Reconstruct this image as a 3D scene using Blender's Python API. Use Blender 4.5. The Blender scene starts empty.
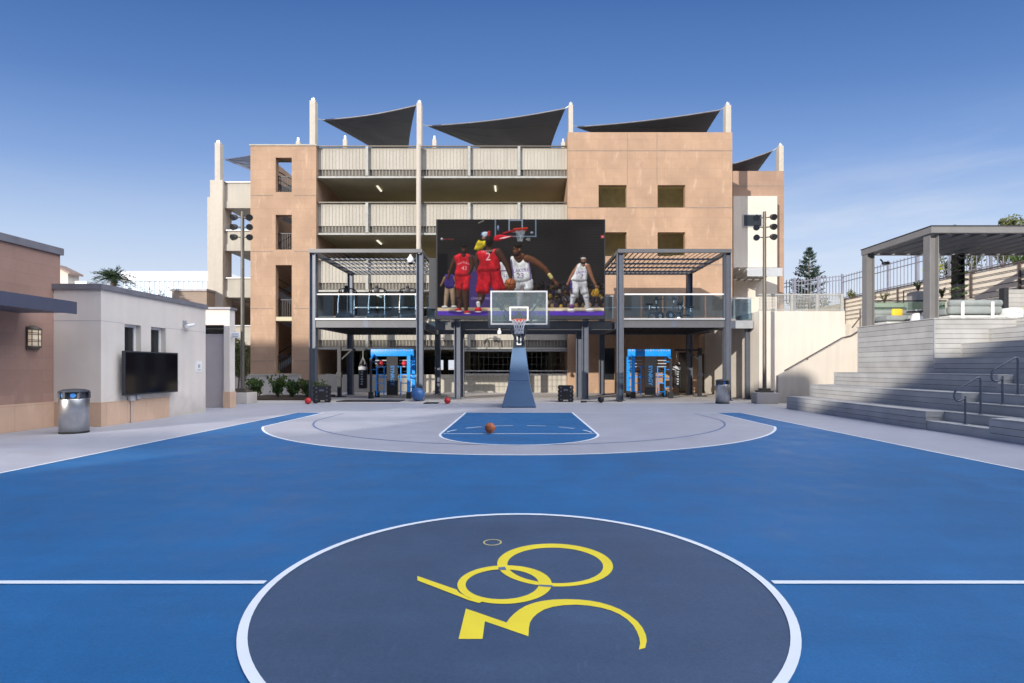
import bpy, bmesh, math, random
from mathutils import Vector, Matrix, noise
R = math.radians
random.seed(7)
sc = bpy.context.scene
col = sc.collection
F, CX, HY, EYE = 530.0, 519.0, 367.5, 1.56

def W(px, py, Y):                       # where a point of the photo stands at depth Y
    return Vector(((px-CX)*Y/F, Y, EYE-(py-HY)*Y/F))
def G(px, py):                          # ditto on the ground
    Y = F*(EYE-.012)/(py-HY)
    return Vector(((px-CX)*Y/F, Y, 0))

# ------------------------------------------------------------------ materials
def nodes(name):
    m = bpy.data.materials.new(name); m.use_nodes = True
    nt = m.node_tree
    return m, nt, nt.nodes['Principled BSDF'], nt.nodes.new, nt.links.new
def setin(b, k, v):
    if k in b.inputs: b.inputs[k].default_value = v
def mat(name, c, rough=.6, metal=0, var=.12, scale=3., bump=0., bscale=40., spec=.4, streak=0., c2=None, grime=0., island=0.):
    m, nt, b, N, L = nodes(name)
    setin(b, 'Roughness', rough); setin(b, 'Metallic', metal); setin(b, 'Specular IOR Level', spec)
    tc = N('ShaderNodeTexCoord')
    n = N('ShaderNodeTexNoise'); n.inputs['Scale'].default_value = scale; n.inputs['Detail'].default_value = 6
    L(tc.outputs['Object'], n.inputs['Vector'])
    r = N('ShaderNodeValToRGB')
    a = c2 or tuple(x*(1-var) for x in c)
    bb = c if c2 else tuple(min(1, x*(1+var)) for x in c)
    r.color_ramp.elements[0].position = .3; r.color_ramp.elements[1].position = .7
    r.color_ramp.elements[0].color = (*a, 1); r.color_ramp.elements[1].color = (*bb, 1)
    L(n.outputs['Fac'], r.inputs['Fac'])
    out = r.outputs['Color']
    if streak:                          # rain streaks running down
        mp = N('ShaderNodeMapping'); mp.inputs['Scale'].default_value = (1.6, 1.6, .12)
        L(tc.outputs['Object'], mp.inputs['Vector'])
        s = N('ShaderNodeTexNoise'); s.inputs['Scale'].default_value = 2.2; s.inputs['Detail'].default_value = 5
        L(mp.outputs['Vector'], s.inputs['Vector'])
        mr = N('ShaderNodeMapRange'); mr.inputs['From Min'].default_value = .35; mr.inputs['From Max'].default_value = .75
        mr.inputs['To Min'].default_value = 1.0; mr.inputs['To Max'].default_value = 1-streak
        L(s.outputs['Fac'], mr.inputs['Value'])
        mx = N('ShaderNodeMix'); mx.data_type = 'RGBA'; mx.blend_type = 'MULTIPLY'; mx.inputs['Factor'].default_value = 1
        L(out, mx.inputs['A']); L(mr.outputs['Result'], mx.inputs['B']); out = mx.outputs['Result']
    if island:
        ge = N('ShaderNodeNewGeometry'); mr = N('ShaderNodeMapRange'); mr.inputs['To Min'].default_value = 1-island; mr.inputs['To Max'].default_value = 1+island; L(ge.outputs['Random Per Island'], mr.inputs['Value'])
        mx = N('ShaderNodeMix'); mx.data_type = 'RGBA'; mx.blend_type = 'MULTIPLY'; mx.inputs['Factor'].default_value = 1; L(out, mx.inputs['A']); L(mr.outputs['Result'], mx.inputs['B']); out = mx.outputs['Result']
    if grime:                           # splash dirt along the foot of a wall
        sp = N('ShaderNodeSeparateXYZ'); L(tc.outputs['Object'], sp.inputs[0]); gn = N('ShaderNodeTexNoise'); gn.inputs['Scale'].default_value = 2.5; gn.inputs['Detail'].default_value = 7; L(tc.outputs['Object'], gn.inputs['Vector'])
        ad = N('ShaderNodeMath'); ad.operation = 'MULTIPLY_ADD'; ad.inputs[1].default_value = -1.1; L(gn.outputs['Fac'], ad.inputs[0]); L(sp.outputs['Z'], ad.inputs[2])
        mr = N('ShaderNodeMapRange'); mr.inputs['From Min'].default_value = -.6; mr.inputs['From Max'].default_value = .25; mr.inputs['To Min'].default_value = 1-grime; mr.inputs['To Max'].default_value = 1; L(ad.outputs[0], mr.inputs['Value'])
        mx = N('ShaderNodeMix'); mx.data_type = 'RGBA'; mx.blend_type = 'MULTIPLY'; mx.inputs['Factor'].default_value = 1; L(out, mx.inputs['A']); L(mr.outputs['Result'], mx.inputs['B']); out = mx.outputs['Result']
    L(out, b.inputs['Base Color'])
    if bump:
        n2 = N('ShaderNodeTexNoise'); n2.inputs['Scale'].default_value = bscale; n2.inputs['Detail'].default_value = 4
        L(tc.outputs['Object'], n2.inputs['Vector'])
        bp = N('ShaderNodeBump'); bp.inputs['Strength'].default_value = bump; bp.inputs['Distance'].default_value = .02
        L(n2.outputs['Fac'], bp.inputs['Height']); L(bp.outputs['Normal'], b.inputs['Normal'])
    return m
def tile(name, c, w=.9, h=.6, smear=.6, mort=.012, var=.035):
    m, nt, b, N, L = nodes(name)
    setin(b, 'Roughness', .75); setin(b, 'Specular IOR Level', .25)
    tc = N('ShaderNodeTexCoord'); sp = N('ShaderNodeSeparateXYZ'); L(tc.outputs['Object'], sp.inputs[0])
    ad = N('ShaderNodeMath'); L(sp.outputs['X'], ad.inputs[0]); L(sp.outputs['Y'], ad.inputs[1])
    cb = N('ShaderNodeCombineXYZ'); L(ad.outputs[0], cb.inputs['X']); L(sp.outputs['Z'], cb.inputs['Y'])
    bt = N('ShaderNodeTexBrick'); bt.inputs['Scale'].default_value = 1; bt.inputs['Brick Width'].default_value = w
    bt.inputs['Row Height'].default_value = h; bt.inputs['Mortar Size'].default_value = mort
    bt.inputs['Color1'].default_value = (*[x*(1+var) for x in c], 1); bt.inputs['Color2'].default_value = (*[x*(1-var) for x in c], 1)
    bt.inputs['Mortar'].default_value = (*[x*.88 for x in c], 1)
    L(cb.outputs[0], bt.inputs['Vector'])
    n = N('ShaderNodeTexNoise'); n.inputs['Scale'].default_value = .55; n.inputs['Detail'].default_value = 8; n.inputs['Roughness'].default_value = .65
    L(tc.outputs['Object'], n.inputs['Vector'])
    r = N('ShaderNodeMapRange'); r.inputs['From Min'].default_value = .3; r.inputs['From Max'].default_value = .7
    r.inputs['To Min'].default_value = .84; r.inputs['To Max'].default_value = 1.12
    L(n.outputs['Fac'], r.inputs['Value'])
    mx = N('ShaderNodeMix'); mx.data_type = 'RGBA'; mx.blend_type = 'MULTIPLY'; mx.inputs['Factor'].default_value = 1
    L(bt.outputs['Color'], mx.inputs['A']); L(r.outputs['Result'], mx.inputs['B'])
    # lime bloom in short vertical smears
    mp = N('ShaderNodeMapping'); mp.inputs['Scale'].default_value = (1.5, 1.5, .45)
    L(tc.outputs['Object'], mp.inputs['Vector'])
    s = N('ShaderNodeTexNoise'); s.inputs['Scale'].default_value = 1.5; s.inputs['Detail'].default_value = 10; s.inputs['Roughness'].default_value = .7
    L(mp.outputs['Vector'], s.inputs['Vector'])
    r2 = N('ShaderNodeMapRange'); r2.inputs['From Min'].default_value = .56; r2.inputs['From Max'].default_value = .72
    r2.inputs['To Min'].default_value = 0; r2.inputs['To Max'].default_value = smear
    L(s.outputs['Fac'], r2.inputs['Value'])
    m2 = N('ShaderNodeMix'); m2.data_type = 'RGBA'
    L(r2.outputs['Result'], m2.inputs['Factor']); L(mx.outputs['Result'], m2.inputs['A'])
    m2.inputs['B'].default_value = (*[min(.8, x*1.25+.1) for x in c], 1)
    L(m2.outputs['Result'], b.inputs['Base Color'])
    bp = N('ShaderNodeBump'); bp.inputs['Strength'].default_value = .25; bp.inputs['Distance'].default_value = .01
    L(s.outputs['Fac'], bp.inputs['Height']); L(bp.outputs['Normal'], b.inputs['Normal'])
    return m
def glass(name, tint=(.8, .9, .92), refl=.14):
    m, nt, b, N, L = nodes(name)
    nt.nodes.remove(b); o = nt.nodes['Material Output']
    t = N('ShaderNodeBsdfTransparent'); t.inputs['Color'].default_value = (*tint, 1)
    g = N('ShaderNodeBsdfGlossy'); g.inputs['Roughness'].default_value = .03; g.inputs['Color'].default_value = (.85, .95, 1, 1)
    lw = N('ShaderNodeLayerWeight'); lw.inputs['Blend'].default_value = .35
    ma = N('ShaderNodeMath'); ma.operation = 'ADD'; ma.inputs[1].default_value = refl
    L(lw.outputs['Fresnel'], ma.inputs[0]); ma.use_clamp = True
    x = N('ShaderNodeMixShader'); L(ma.outputs[0], x.inputs[0]); L(t.outputs[0], x.inputs[1]); L(g.outputs[0], x.inputs[2])
    L(x.outputs[0], o.inputs['Surface'])
    return m
def led(name, c, k=.75, var=.28, scale=3.):
    m, nt, b, N, L = nodes(name)
    setin(b, 'Base Color', (*[x*.06+.004 for x in c], 1)); setin(b, 'Roughness', .5); setin(b, 'Specular IOR Level', .1)
    tc = N('ShaderNodeTexCoord'); n = N('ShaderNodeTexNoise'); n.inputs['Scale'].default_value = scale; n.inputs['Detail'].default_value = 9; n.inputs['Roughness'].default_value = .68
    L(tc.outputs['Object'], n.inputs['Vector'])
    r = N('ShaderNodeValToRGB'); r.color_ramp.elements[0].position = .32; r.color_ramp.elements[1].position = .68
    r.color_ramp.elements[0].color = (*[x*(1-var) for x in c], 1); r.color_ramp.elements[1].color = (*[min(1, x*(1+var)) for x in c], 1)
    L(n.outputs['Fac'], r.inputs['Fac']); L(r.outputs['Color'], b.inputs['Emission Color']); setin(b, 'Emission Strength', k)
    return m
def leafmat(name, c1, c2):
    m, nt, b, N, L = nodes(name)
    setin(b, 'Roughness', .6); setin(b, 'Specular IOR Level', .25)
    tc = N('ShaderNodeTexCoord'); n = N('ShaderNodeTexNoise'); n.inputs['Scale'].default_value = 2.5; n.inputs['Detail'].default_value = 6
    L(tc.outputs['Object'], n.inputs['Vector'])
    r = N('ShaderNodeValToRGB'); r.color_ramp.elements[0].position = .35; r.color_ramp.elements[1].position = .65
    r.color_ramp.elements[0].color = (*c1, 1); r.color_ramp.elements[1].color = (*c2, 1)
    L(n.outputs['Fac'], r.inputs['Fac']); L(r.outputs['Color'], b.inputs['Base Color'])
    o = nt.nodes['Material Output']; tl = N('ShaderNodeBsdfTranslucent'); L(r.outputs['Color'], tl.inputs['Color'])
    x = N('ShaderNodeMixShader'); x.inputs[0].default_value = .25
    L(b.outputs[0], x.inputs[1]); L(tl.outputs[0], x.inputs[2]); L(x.outputs[0], o.inputs['Surface'])
    return m

def court(name, c, k=1.0):
    m, nt, b, N, L = nodes(name); setin(b, 'Specular IOR Level', .4)
    tc = N('ShaderNodeTexCoord'); out = None
    def fac(scale, amp, stretch=None, detail=5, lo=.3, hi=.7):
        v = tc.outputs['Object']
        if stretch: mp = N('ShaderNodeMapping'); mp.inputs['Scale'].default_value = stretch; L(v, mp.inputs['Vector']); v = mp.outputs['Vector']
        n = N('ShaderNodeTexNoise'); n.inputs['Scale'].default_value = scale; n.inputs['Detail'].default_value = detail; n.inputs['Roughness'].default_value = .6; L(v, n.inputs['Vector'])
        r = N('ShaderNodeMapRange'); r.inputs['From Min'].default_value = lo; r.inputs['From Max'].default_value = hi; r.inputs['To Min'].default_value = 1-amp; r.inputs['To Max'].default_value = 1+amp; L(n.outputs['Fac'], r.inputs['Value']); return r.outputs[0], n
    cur = N('ShaderNodeRGB'); cur.outputs[0].default_value = (*c, 1); cur = cur.outputs[0]
    f1, n1 = fac(.22, .13*k); f2, n2 = fac(1.7, .07*k); f3, n3 = fac(70, .14*k, None, 3); f4, n4 = fac(1.1, .06*k, (.25, 2.6, 1)); f5, n5 = fac(7, .16*k, (3, .5, 1), 9, .62, .8)
    for f in (f1, f2, f3, f4, f5):
        mx = N('ShaderNodeMix'); mx.data_type = 'RGBA'; mx.blend_type = 'MULTIPLY'; mx.inputs['Factor'].default_value = 1; L(cur, mx.inputs['A']); L(f, mx.inputs['B']); cur = mx.outputs['Result']
    L(cur, b.inputs['Base Color'])
    r = N('ShaderNodeMapRange'); r.inputs['From Min'].default_value = .3; r.inputs['From Max'].default_value = .7; r.inputs['To Min'].default_value = .42; r.inputs['To Max'].default_value = .68; L(n2.outputs['Fac'], r.inputs['Value']); L(r.outputs[0], b.inputs['Roughness'])
    bp = N('ShaderNodeBump'); bp.inputs['Strength'].default_value = .12; bp.inputs['Distance'].default_value = .01; L(n3.outputs['Fac'], bp.inputs['Height']); L(bp.outputs['Normal'], b.inputs['Normal'])
    return m
M = dict(
 concrete=mat('concrete', (.50, .46, .43), .85, scale=.8, var=.1, bump=.1, streak=0),
 court_blue=court('court_blue', (.019, .146, .37)),
 court_slate=court('court_slate', (.062, .106, .19)),
 court_grey=court('court_grey', (.405, .415, .475), .5),
 court_white=mat('court_white', (.78, .83, .88), .6, var=.04, scale=2),
 line_blue=mat('line_blue', (.10, .16, .30), .6),
 yellow=mat('logo_yellow', (.86, .70, .045), .55, var=.06),
 yellow_worn=mat('logo_yellow_thin', (.6, .55, .25), .6),
 tan=tile('tan_tile', (.405, .268, .182)), tan_left=tile('rose_tile', (.36, .228, .185), .75, .3, .2, .006, .06),
 tan_base=tile('tan_base_stone', (.58, .40, .29), .75, .62, .3), tan_wing_shaded=tile('tan_wing_shaded_tile', (.34, .225, .165)),  # wing tan is the tile darkened to stand for shade on it
 stucco=mat('stucco_white', (.70, .64, .585), .9, var=.05, scale=1.0, bump=.35, bscale=60, streak=.06, grime=.28),
 cream=mat('stucco_cream', (.64, .585, .52), .9, var=.04, scale=.8, bump=.3, bscale=50, streak=.1, grime=.25),
 panel=mat('beige_concrete', (.45, .42, .365), .85, var=.06, scale=.6, streak=.14),
 soffit=mat('garage_concrete', (.52, .47, .33), .9, var=.1, scale=.5),
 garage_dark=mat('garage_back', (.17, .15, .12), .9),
 mast=mat('mast_cream', (.50, .455, .395), .7, var=.05, streak=.12),
 coping=mat('coping_grey', (.22, .22, .25), .5, metal=.3),
 canopy=mat('canopy_blue_grey', (.075, .083, .125), .5, var=.06),
 steel=mat('steel_blue_grey', (.135, .15, .185), .45, metal=.25, var=.07, streak=.1),
 steel_lt=mat('steel_light_grey', (.38, .39, .41), .45, metal=.2, var=.06),
 slab_shade_grey=mat('slab_shade_grey', (.16, .148, .13), .9),  # dark grey paints shade onto the slab band; also colours screen bars
 rib=mat('guard_rib', (.44, .41, .35), .7, var=.05),
 joint=mat('joint_brown', (.27, .20, .155), .8), room=mat('room_olive', (.72, .655, .43), .9), cream_bright=mat('ramp_cream', (.82, .75, .64), .9, var=.05, streak=.08),
 sofa_frame=mat('sofa_frame', (.6, .6, .58), .5), rig_text=mat('rig_text', (.015, .17, .45), .5),
 galv=mat('galvanised_steel', (.62, .63, .64), .4, metal=.5, var=.07),
 white_paint=mat('white_paint', (.8, .8, .8), .45, var=.03),
 dark=mat('dark_metal', (.03, .032, .04), .45, var=.1), black=mat('black_rubber', (.018, .018, .02), .6, var=.15),
 bronze=mat('bronze_pole', (.14, .125, .105), .5, metal=.4),
 stainless=mat('stainless', (.55, .55, .56), .33, metal=1, var=.08, scale=6, streak=.2),
 lid=mat('dark_lid', (.05, .055, .07), .5), blue_label=mat('blue_label', (.05, .25, .7), .5),
 deck=mat('grey_decking', (.43, .425, .415), .75, var=.12, scale=1.6, bump=.15, bscale=30, streak=.06, island=.11),
 pad=mat('blue_pad', (.075, .14, .25), .5, var=.05, scale=2), pad_dark=mat('dark_pad', (.03, .04, .055), .5),
 rim=mat('orange_rim', (.75, .11, .03), .4), net=mat('white_net', (.8, .8, .82), .8),
 ball=mat('orange_ball', (.46, .13, .05), .6, bump=.3, bscale=160), ball_line=mat('ball_seam', (.03, .02, .02), .6),
 red=mat('red_rubber', (.55, .03, .035), .45), ex_blue=mat('blue_vinyl', (.045, .14, .36), .3, spec=.5),
 rig_blue=mat('rig_blue', (.012, .30, .85), .4, var=.1, scale=6), banner=mat('black_banner', (.012, .012, .016), .6),
 fabric=mat('sage_fabric', (.27, .295, .29), .9, bump=.2, bscale=200), yfab=mat('yellow_fabric', (.85, .56, .05), .85),
 bag=mat('black_vinyl', (.02, .02, .025), .35),
 sail=mat('navy_sail', (.085, .094, .122), .8, var=.1, scale=.5), mesh=mat('grey_mesh', (.36, .36, .34), .6),
 bark=mat('bark', (.10, .07, .05), .9), soil=mat('soil', (.06, .045, .03), .95), hill=mat('dry_hillside', (.36, .29, .2), .95, scale=.6, var=.25, c2=(.16, .17, .08)),
 picket=mat('picket_grey', (.22, .23, .30), .5), rail_brown=mat('rail_brown', (.10, .08, .075), .5),
 door_brown=mat('door_brown', (.17, .11, .075), .6), opening=mat('dark_glass', (.02, .022, .025), .12, spec=.6),
 door_grey=mat('door_grey', (.44, .40, .42), .7, var=.03), trim_white=mat('white_trim', (.78, .77, .76), .5, var=.02),
 tvglass=mat('tv_glass', (.006, .006, .008), .08, spec=.3, var=.05),
 pergola=mat('pergola_grey', (.205, .20, .20), .5, var=.06, streak=.1), shed=mat('shed_brown', (.30, .235, .19), .85, var=.1, scale=1), fascia=mat('fascia_grey', (.125, .128, .138), .45, metal=.15, var=.06), frost=mat('frosted_glass', (.85, .72, .58), .4),
 asphalt=mat('asphalt', (.06, .06, .06), .9), roof_red=mat('house_roof', (.30, .22, .18), .8),
 office_white=mat('office_white', (.86, .87, .9), .6, var=.02), office_glass=mat('office_glass', (.45, .55, .66), .15, spec=.6, var=.08, scale=.5),
 sign_grey=mat('sign_grey', (.42, .42, .43), .6), skin=mat('clay_pot', (.5, .48, .44), .8),
 clear=glass('clear_glass', (.66, .80, .90), .16), backboard=glass('backboard_glass', (.80, .90, .93), .12), green_glass=glass('green_glass', (.72, .86, .82), .10),
 leaf=leafmat('leaf', (.035, .075, .02), (.12, .19, .05)), leaf_dark=leafmat('leaf_dark', (.018, .035, .016), (.05, .085, .035)),
 leaf_olive=leafmat('leaf_olive', (.06, .08, .03), (.20, .21, .09)), leaf_yellow=leafmat('leaf_yellow', (.30, .32, .04), (.55, .5, .08)),
 needle=leafmat('needle', (.022, .045, .035), (.05, .085, .06)),
)
lm, nt, b, N, L = nodes('ceiling_tube'); setin(b, 'Emission Color', (1, .95, .8, 1)); setin(b, 'Emission Strength', 1.0); M['tube'] = lm
lm, nt, b, N, L = nodes('lantern_glass'); setin(b, 'Base Color', (.8, .66, .5, 1)); setin(b, 'Emission Color', (1, .78, .55, 1)); setin(b, 'Emission Strength', .28); M['lantern'] = lm
m_ = M['backboard']; nt = m_.node_tree; o_ = nt.nodes['Material Output']; src = o_.inputs['Surface'].links[0].from_socket; df = nt.nodes.new('ShaderNodeBsdfDiffuse'); df.inputs['Color'].default_value = (.62, .74, .78, 1); mxs = nt.nodes.new('ShaderNodeMixShader'); mxs.inputs[0].default_value = .07; nt.links.new(src, mxs.inputs[1]); nt.links.new(df.outputs[0], mxs.inputs[2]); nt.links.new(mxs.outputs[0], o_.inputs['Surface'])  # pale diffuse mixed into the glass stands in for its bright reflection

# ------------------------------------------------------------------ mesh helper
class MB:
    def __init__(s): s.v = []; s.f = []; s.m = []; s.mats = []; s.sm = []
    def mi(s, m):
        m = M[m] if isinstance(m, str) else m
        if m not in s.mats: s.mats.append(m)
        return s.mats.index(m)
    def add(s, vs, fs, m, smooth=False):
        o = len(s.v); k = s.mi(m); s.v += [tuple(v) for v in vs]
        for f in fs: s.f.append([i+o for i in f]); s.m.append(k); s.sm.append(smooth)
    def box(s, a, b, m, xf=None):
        x0, x1 = sorted((a[0], b[0])); y0, y1 = sorted((a[1], b[1])); z0, z1 = sorted((a[2], b[2]))
        vs = [(x0, y0, z0), (x1, y0, z0), (x1, y1, z0), (x0, y1, z0), (x0, y0, z1), (x1, y0, z1), (x1, y1, z1), (x0, y1, z1)]
        if xf: vs = [xf @ Vector(v) for v in vs]
        s.add(vs, [(0, 3, 2, 1), (4, 5, 6, 7), (0, 1, 5, 4), (1, 2, 6, 5), (2, 3, 7, 6), (3, 0, 4, 7)], m)
        return s
    def bbox(s, a, b, m, r=.03):         # softened box
        bm = bmesh.new(); bmesh.ops.create_cube(bm, size=1)
        c = (Vector(a)+Vector(b))/2; d = [abs(b[i]-a[i]) for i in range(3)]
        bmesh.ops.scale(bm, vec=d, verts=bm.verts); bmesh.ops.translate(bm, vec=c, verts=bm.verts)
        bmesh.ops.bevel(bm, geom=list(bm.edges), offset=min(r, min(d)*.45), segments=3, affect='EDGES', profile=.5)
        bm.verts.index_update()
        s.add([v.co[:] for v in bm.verts], [[v.index for v in f.verts] for f in bm.faces], m, True); bm.free(); return s
    def bar(s, p, q, w, m, h=None):      # square bar between two points
        p = Vector(p); q = Vector(q); d = (q-p).normalized(); h = h or w
        up = Vector((0, 0, 1)) if abs(d.z) < .95 else Vector((0, 1, 0))
        u = d.cross(up).normalized()*w/2; n = u.normalized().cross(d)*h/2
        vs = [p-u-n, p+u-n, p+u+n, p-u+n, q-u-n, q+u-n, q+u+n, q-u+n]
        s.add(vs, [(0, 3, 2, 1), (4, 5, 6, 7), (0, 1, 5, 4), (1, 2, 6, 5), (2, 3, 7, 6), (3, 0, 4, 7)], m); return s
    def tube(s, pts, rs, m, n=10, cap=True):
        pts = [Vector(p) for p in pts]
        if not isinstance(rs, (list, tuple)): rs = [rs]*len(pts)
        vs = []; fs = []; pu = None
        for i, p in enumerate(pts):
            d = (pts[min(i+1, len(pts)-1)]-pts[max(i-1, 0)]).normalized()
            if pu is None: pu = d.cross(Vector((0, 0, 1)) if abs(d.z) < .9 else Vector((1, 0, 0))).normalized()
            u = (pu-d*pu.dot(d)).normalized(); pu = u; w = d.cross(u)
            for k in range(n):
                a = 2*math.pi*k/n; vs.append(p+(u*math.cos(a)+w*math.sin(a))*rs[i])
        for i in range(len(pts)-1):
            for k in range(n): fs.append((i*n+k, i*n+(k+1) % n, (i+1)*n+(k+1) % n, (i+1)*n+k))
        s.add(vs, fs, m, True)
        if cap: s.add(vs[:n], [list(range(n))[::-1]], m); s.add(vs[-n:], [list(range(n))], m)
        return s
    def lathe(s, c, prof, m, n=24):      # prof: (radius, z)
        vs = []; fs = []
        for r, z in prof:
            for k in range(n):
                a = 2*math.pi*k/n; vs.append((c[0]+r*math.cos(a), c[1]+r*math.sin(a), c[2]+z))
        for i in range(len(prof)-1):
            for k in range(n): fs.append((i*n+k, i*n+(k+1) % n, (i+1)*n+(k+1) % n, (i+1)*n+k))
        s.add(vs, fs, m, True); return s
    def ball(s, c, r, m, n=20, sq=(1, 1, 1)):
        prof = [(r*math.sin(math.pi*i/(n//2)), -r*math.cos(math.pi*i/(n//2))) for i in range(n//2+1)]
        o = len(s.v); s.lathe((0, 0, 0), [(max(a, 1e-4), b) for a, b in prof], m, n)
        for i in range(o, len(s.v)): s.v[i] = (c[0]+s.v[i][0]*sq[0], c[1]+s.v[i][1]*sq[1], c[2]+s.v[i][2]*sq[2])
        return s
    def prism(s, pts, d, m):             # polygon extruded by vector d
        n = len(pts); pts = [Vector(p) for p in pts]; d = Vector(d)
        s.add(pts+[p+d for p in pts], [list(range(n))[::-1], list(range(n, 2*n))]+[(i, (i+1) % n, n+(i+1) % n, n+i) for i in range(n)], m); return s
    def poly(s, pts, m): s.add(pts, [list(range(len(pts)))], m); return s
    def holed(s, axis, d0, d1, u0, u1, v0, v1, holes, m, mrev=None):
        # wall slab between d0 (seen face) and d1 with rectangular openings; axis 'Y': u=X, 'X': u=Y
        us = sorted({u0, u1, *[h[0] for h in holes], *[h[1] for h in holes]}); vs = sorted({v0, v1, *[h[2] for h in holes], *[h[3] for h in holes]})
        us = [u for u in us if u0 <= u <= u1]; vs = [v for v in vs if v0 <= v <= v1]
        P = (lambda u, d, v: (u, d, v)) if axis == 'Y' else (lambda u, d, v: (d, u, v))
        def solid(i, j):
            if not (0 <= i < len(us)-1 and 0 <= j < len(vs)-1): return False
            a = (us[i]+us[i+1])/2; c = (vs[j]+vs[j+1])/2
            return not any(h[0] < a < h[1] and h[2] < c < h[3] for h in holes)
        mr = mrev or m
        for i in range(len(us)-1):
            for j in range(len(vs)-1):
                if not solid(i, j): continue
                a, b, c, d = us[i], us[i+1], vs[j], vs[j+1]
                s.add([P(a, d0, c), P(b, d0, c), P(b, d0, d), P(a, d0, d)], [(0, 1, 2, 3)], m)
                s.add([P(a, d1, c), P(b, d1, c), P(b, d1, d), P(a, d1, d)], [(3, 2, 1, 0)], m)
                for (di, dj, q) in ((-1, 0, ((a, c), (a, d))), (1, 0, ((b, c), (b, d))), (0, -1, ((a, c), (b, c))), (0, 1, ((a, d), (b, d)))):
                    if not solid(i+di, j+dj):
                        (ua, va), (ub, vb) = q
                        s.add([P(ua, d0, va), P(ub, d0, vb), P(ub, d1, vb), P(ua, d1, va)], [(0, 1, 2, 3)], mr)
        return s
    def build(s, name, parent=None, bevel=0, **tags):
        me = bpy.data.meshes.new(name)
        me.from_pydata(s.v, [], s.f)
        for m in s.mats: me.materials.append(m)
        me.polygons.foreach_set('material_index', s.m); me.polygons.foreach_set('use_smooth', s.sm)
        o = bpy.data.objects.new(name, me); col.objects.link(o)
        if parent is not None:
            o.parent = parent; w = world_of(parent)
            if not getattr(s, 'local', False): me.transform(w.inverted())
        me.update()
        if bevel:
            b = o.modifiers.new('bevel', 'BEVEL'); b.width = bevel; b.segments = 2; b.limit_method = 'ANGLE'
        for k, v in tags.items(): o[k] = v
        return o
def world_of(o):
    m = Matrix.Translation(o.location) @ o.rotation_euler.to_matrix().to_4x4()
    return world_of(o.parent) @ m if o.parent else m
def L_(): m = MB(); m.local = True; return m   # a mesh given in its thing's own coordinates
def thing(name, label, cat, loc=(0, 0, 0), rz=0, group=None):
    o = bpy.data.objects.new(name, None); col.objects.link(o); o.empty_display_size = .3
    o.location = loc; o.rotation_euler = (0, 0, rz); o['label'] = label; o['category'] = cat
    if group: o['group'] = group
    return o
def tag(o, label, cat, group=None):
    o['label'] = label; o['category'] = cat
    if group: o['group'] = group
    return o
def dup(root, loc, rz=None, label=None, group=None):
    r = root.copy(); col.objects.link(r); r.location = loc
    if rz is not None: r.rotation_euler = (0, 0, rz)
    if label: r['label'] = label
    if group: r['group'] = group
    for ch in list(root.children):
        c = ch.copy(); col.objects.link(c); c.parent = r
        for g in list(ch.children):
            d = g.copy(); col.objects.link(d); d.parent = c
    return r
def S(o): o['kind'] = 'structure'; return o
def put_text(mb, body, size, xf, m, ext=0, bold=0, align='CENTER'):
    cu = bpy.data.curves.new('lettering', 'FONT'); cu.body = body; cu.size = size; cu.align_x = align; cu.align_y = 'CENTER'; cu.offset = bold; cu.extrude = ext
    cu.resolution_u = 3
    ob = bpy.data.objects.new('lettering', cu); col.objects.link(ob)
    dg = bpy.context.evaluated_depsgraph_get(); me = ob.evaluated_get(dg).to_mesh()
    mb.add([xf @ v.co for v in me.vertices], [list(p.vertices) for p in me.polygons], m)
    ob.evaluated_get(dg).to_mesh_clear(); bpy.data.objects.remove(ob); bpy.data.curves.remove(cu)
FACE = Matrix.Rotation(R(90), 4, 'X')     # text plane turned to face -Y

# ------------------------------------------------------------------ foliage
def leaf(mb, c, d, l, w, m):
    d = d.normalized(); u = d.cross(Vector((random.uniform(-1, 1), random.uniform(-1, 1), random.uniform(-1, 1)))).normalized()*w/2
    mb.add([c-d*l*.5, c+u, c+d*l*.5, c-u], [(0, 1, 2, 3)], m)
def rv(): return Vector((random.gauss(0, 1), random.gauss(0, 1), random.gauss(0, 1)))
def crown(mb, c, rad, n, m, ls=.1, lw=.06, blobs=9, spread=.62, up=.3):
    c = Vector(c); bl = []
    for _ in range(blobs):
        d = rv().normalized()*random.uniform(.25, 1)*spread
        bl.append((c+Vector((d.x*rad[0], d.y*rad[1], d.z*rad[2])), random.uniform(.28, .5)))
    for i in range(n):
        p, r = random.choice(bl); d = rv().normalized()*(random.random()**.45)*r
        q = p+Vector((d.x*rad[0], d.y*rad[1], d.z*rad[2]))
        leaf(mb, q, rv()+Vector((0, 0, up)), ls*random.uniform(.6, 1.3), lw*random.uniform(.6, 1.2), m)
    return [p for p, r in bl]
def tree(name, base, h, rad, n, m, label, cat='tree', group=None, ls=.16, lw=.1, trunk_r=.09, ch=None, blobs=10, tk='bark'):
    t = thing(name, label, cat, base, 0, group); base = Vector(base); c = base+Vector((0, 0, ch or h-rad[2]*.9))
    cr = MB(); pts = crown(cr, c, rad, n, m, ls, lw, blobs)
    tr = MB(); tr.tube([base, base.lerp(c, .5)+Vector((.04, .02, 0)), c], [trunk_r, trunk_r*.8, trunk_r*.4], tk, 8)
    for p in pts[:7]:
        s0 = base.lerp(c, random.uniform(.45, .85)); tr.tube([s0, s0.lerp(p, .55)+Vector((0, 0, .05)), p], [trunk_r*.5, trunk_r*.3, trunk_r*.12], tk, 6)
    tr.build('trunk', t); cr.build('crown', t); return t
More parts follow.
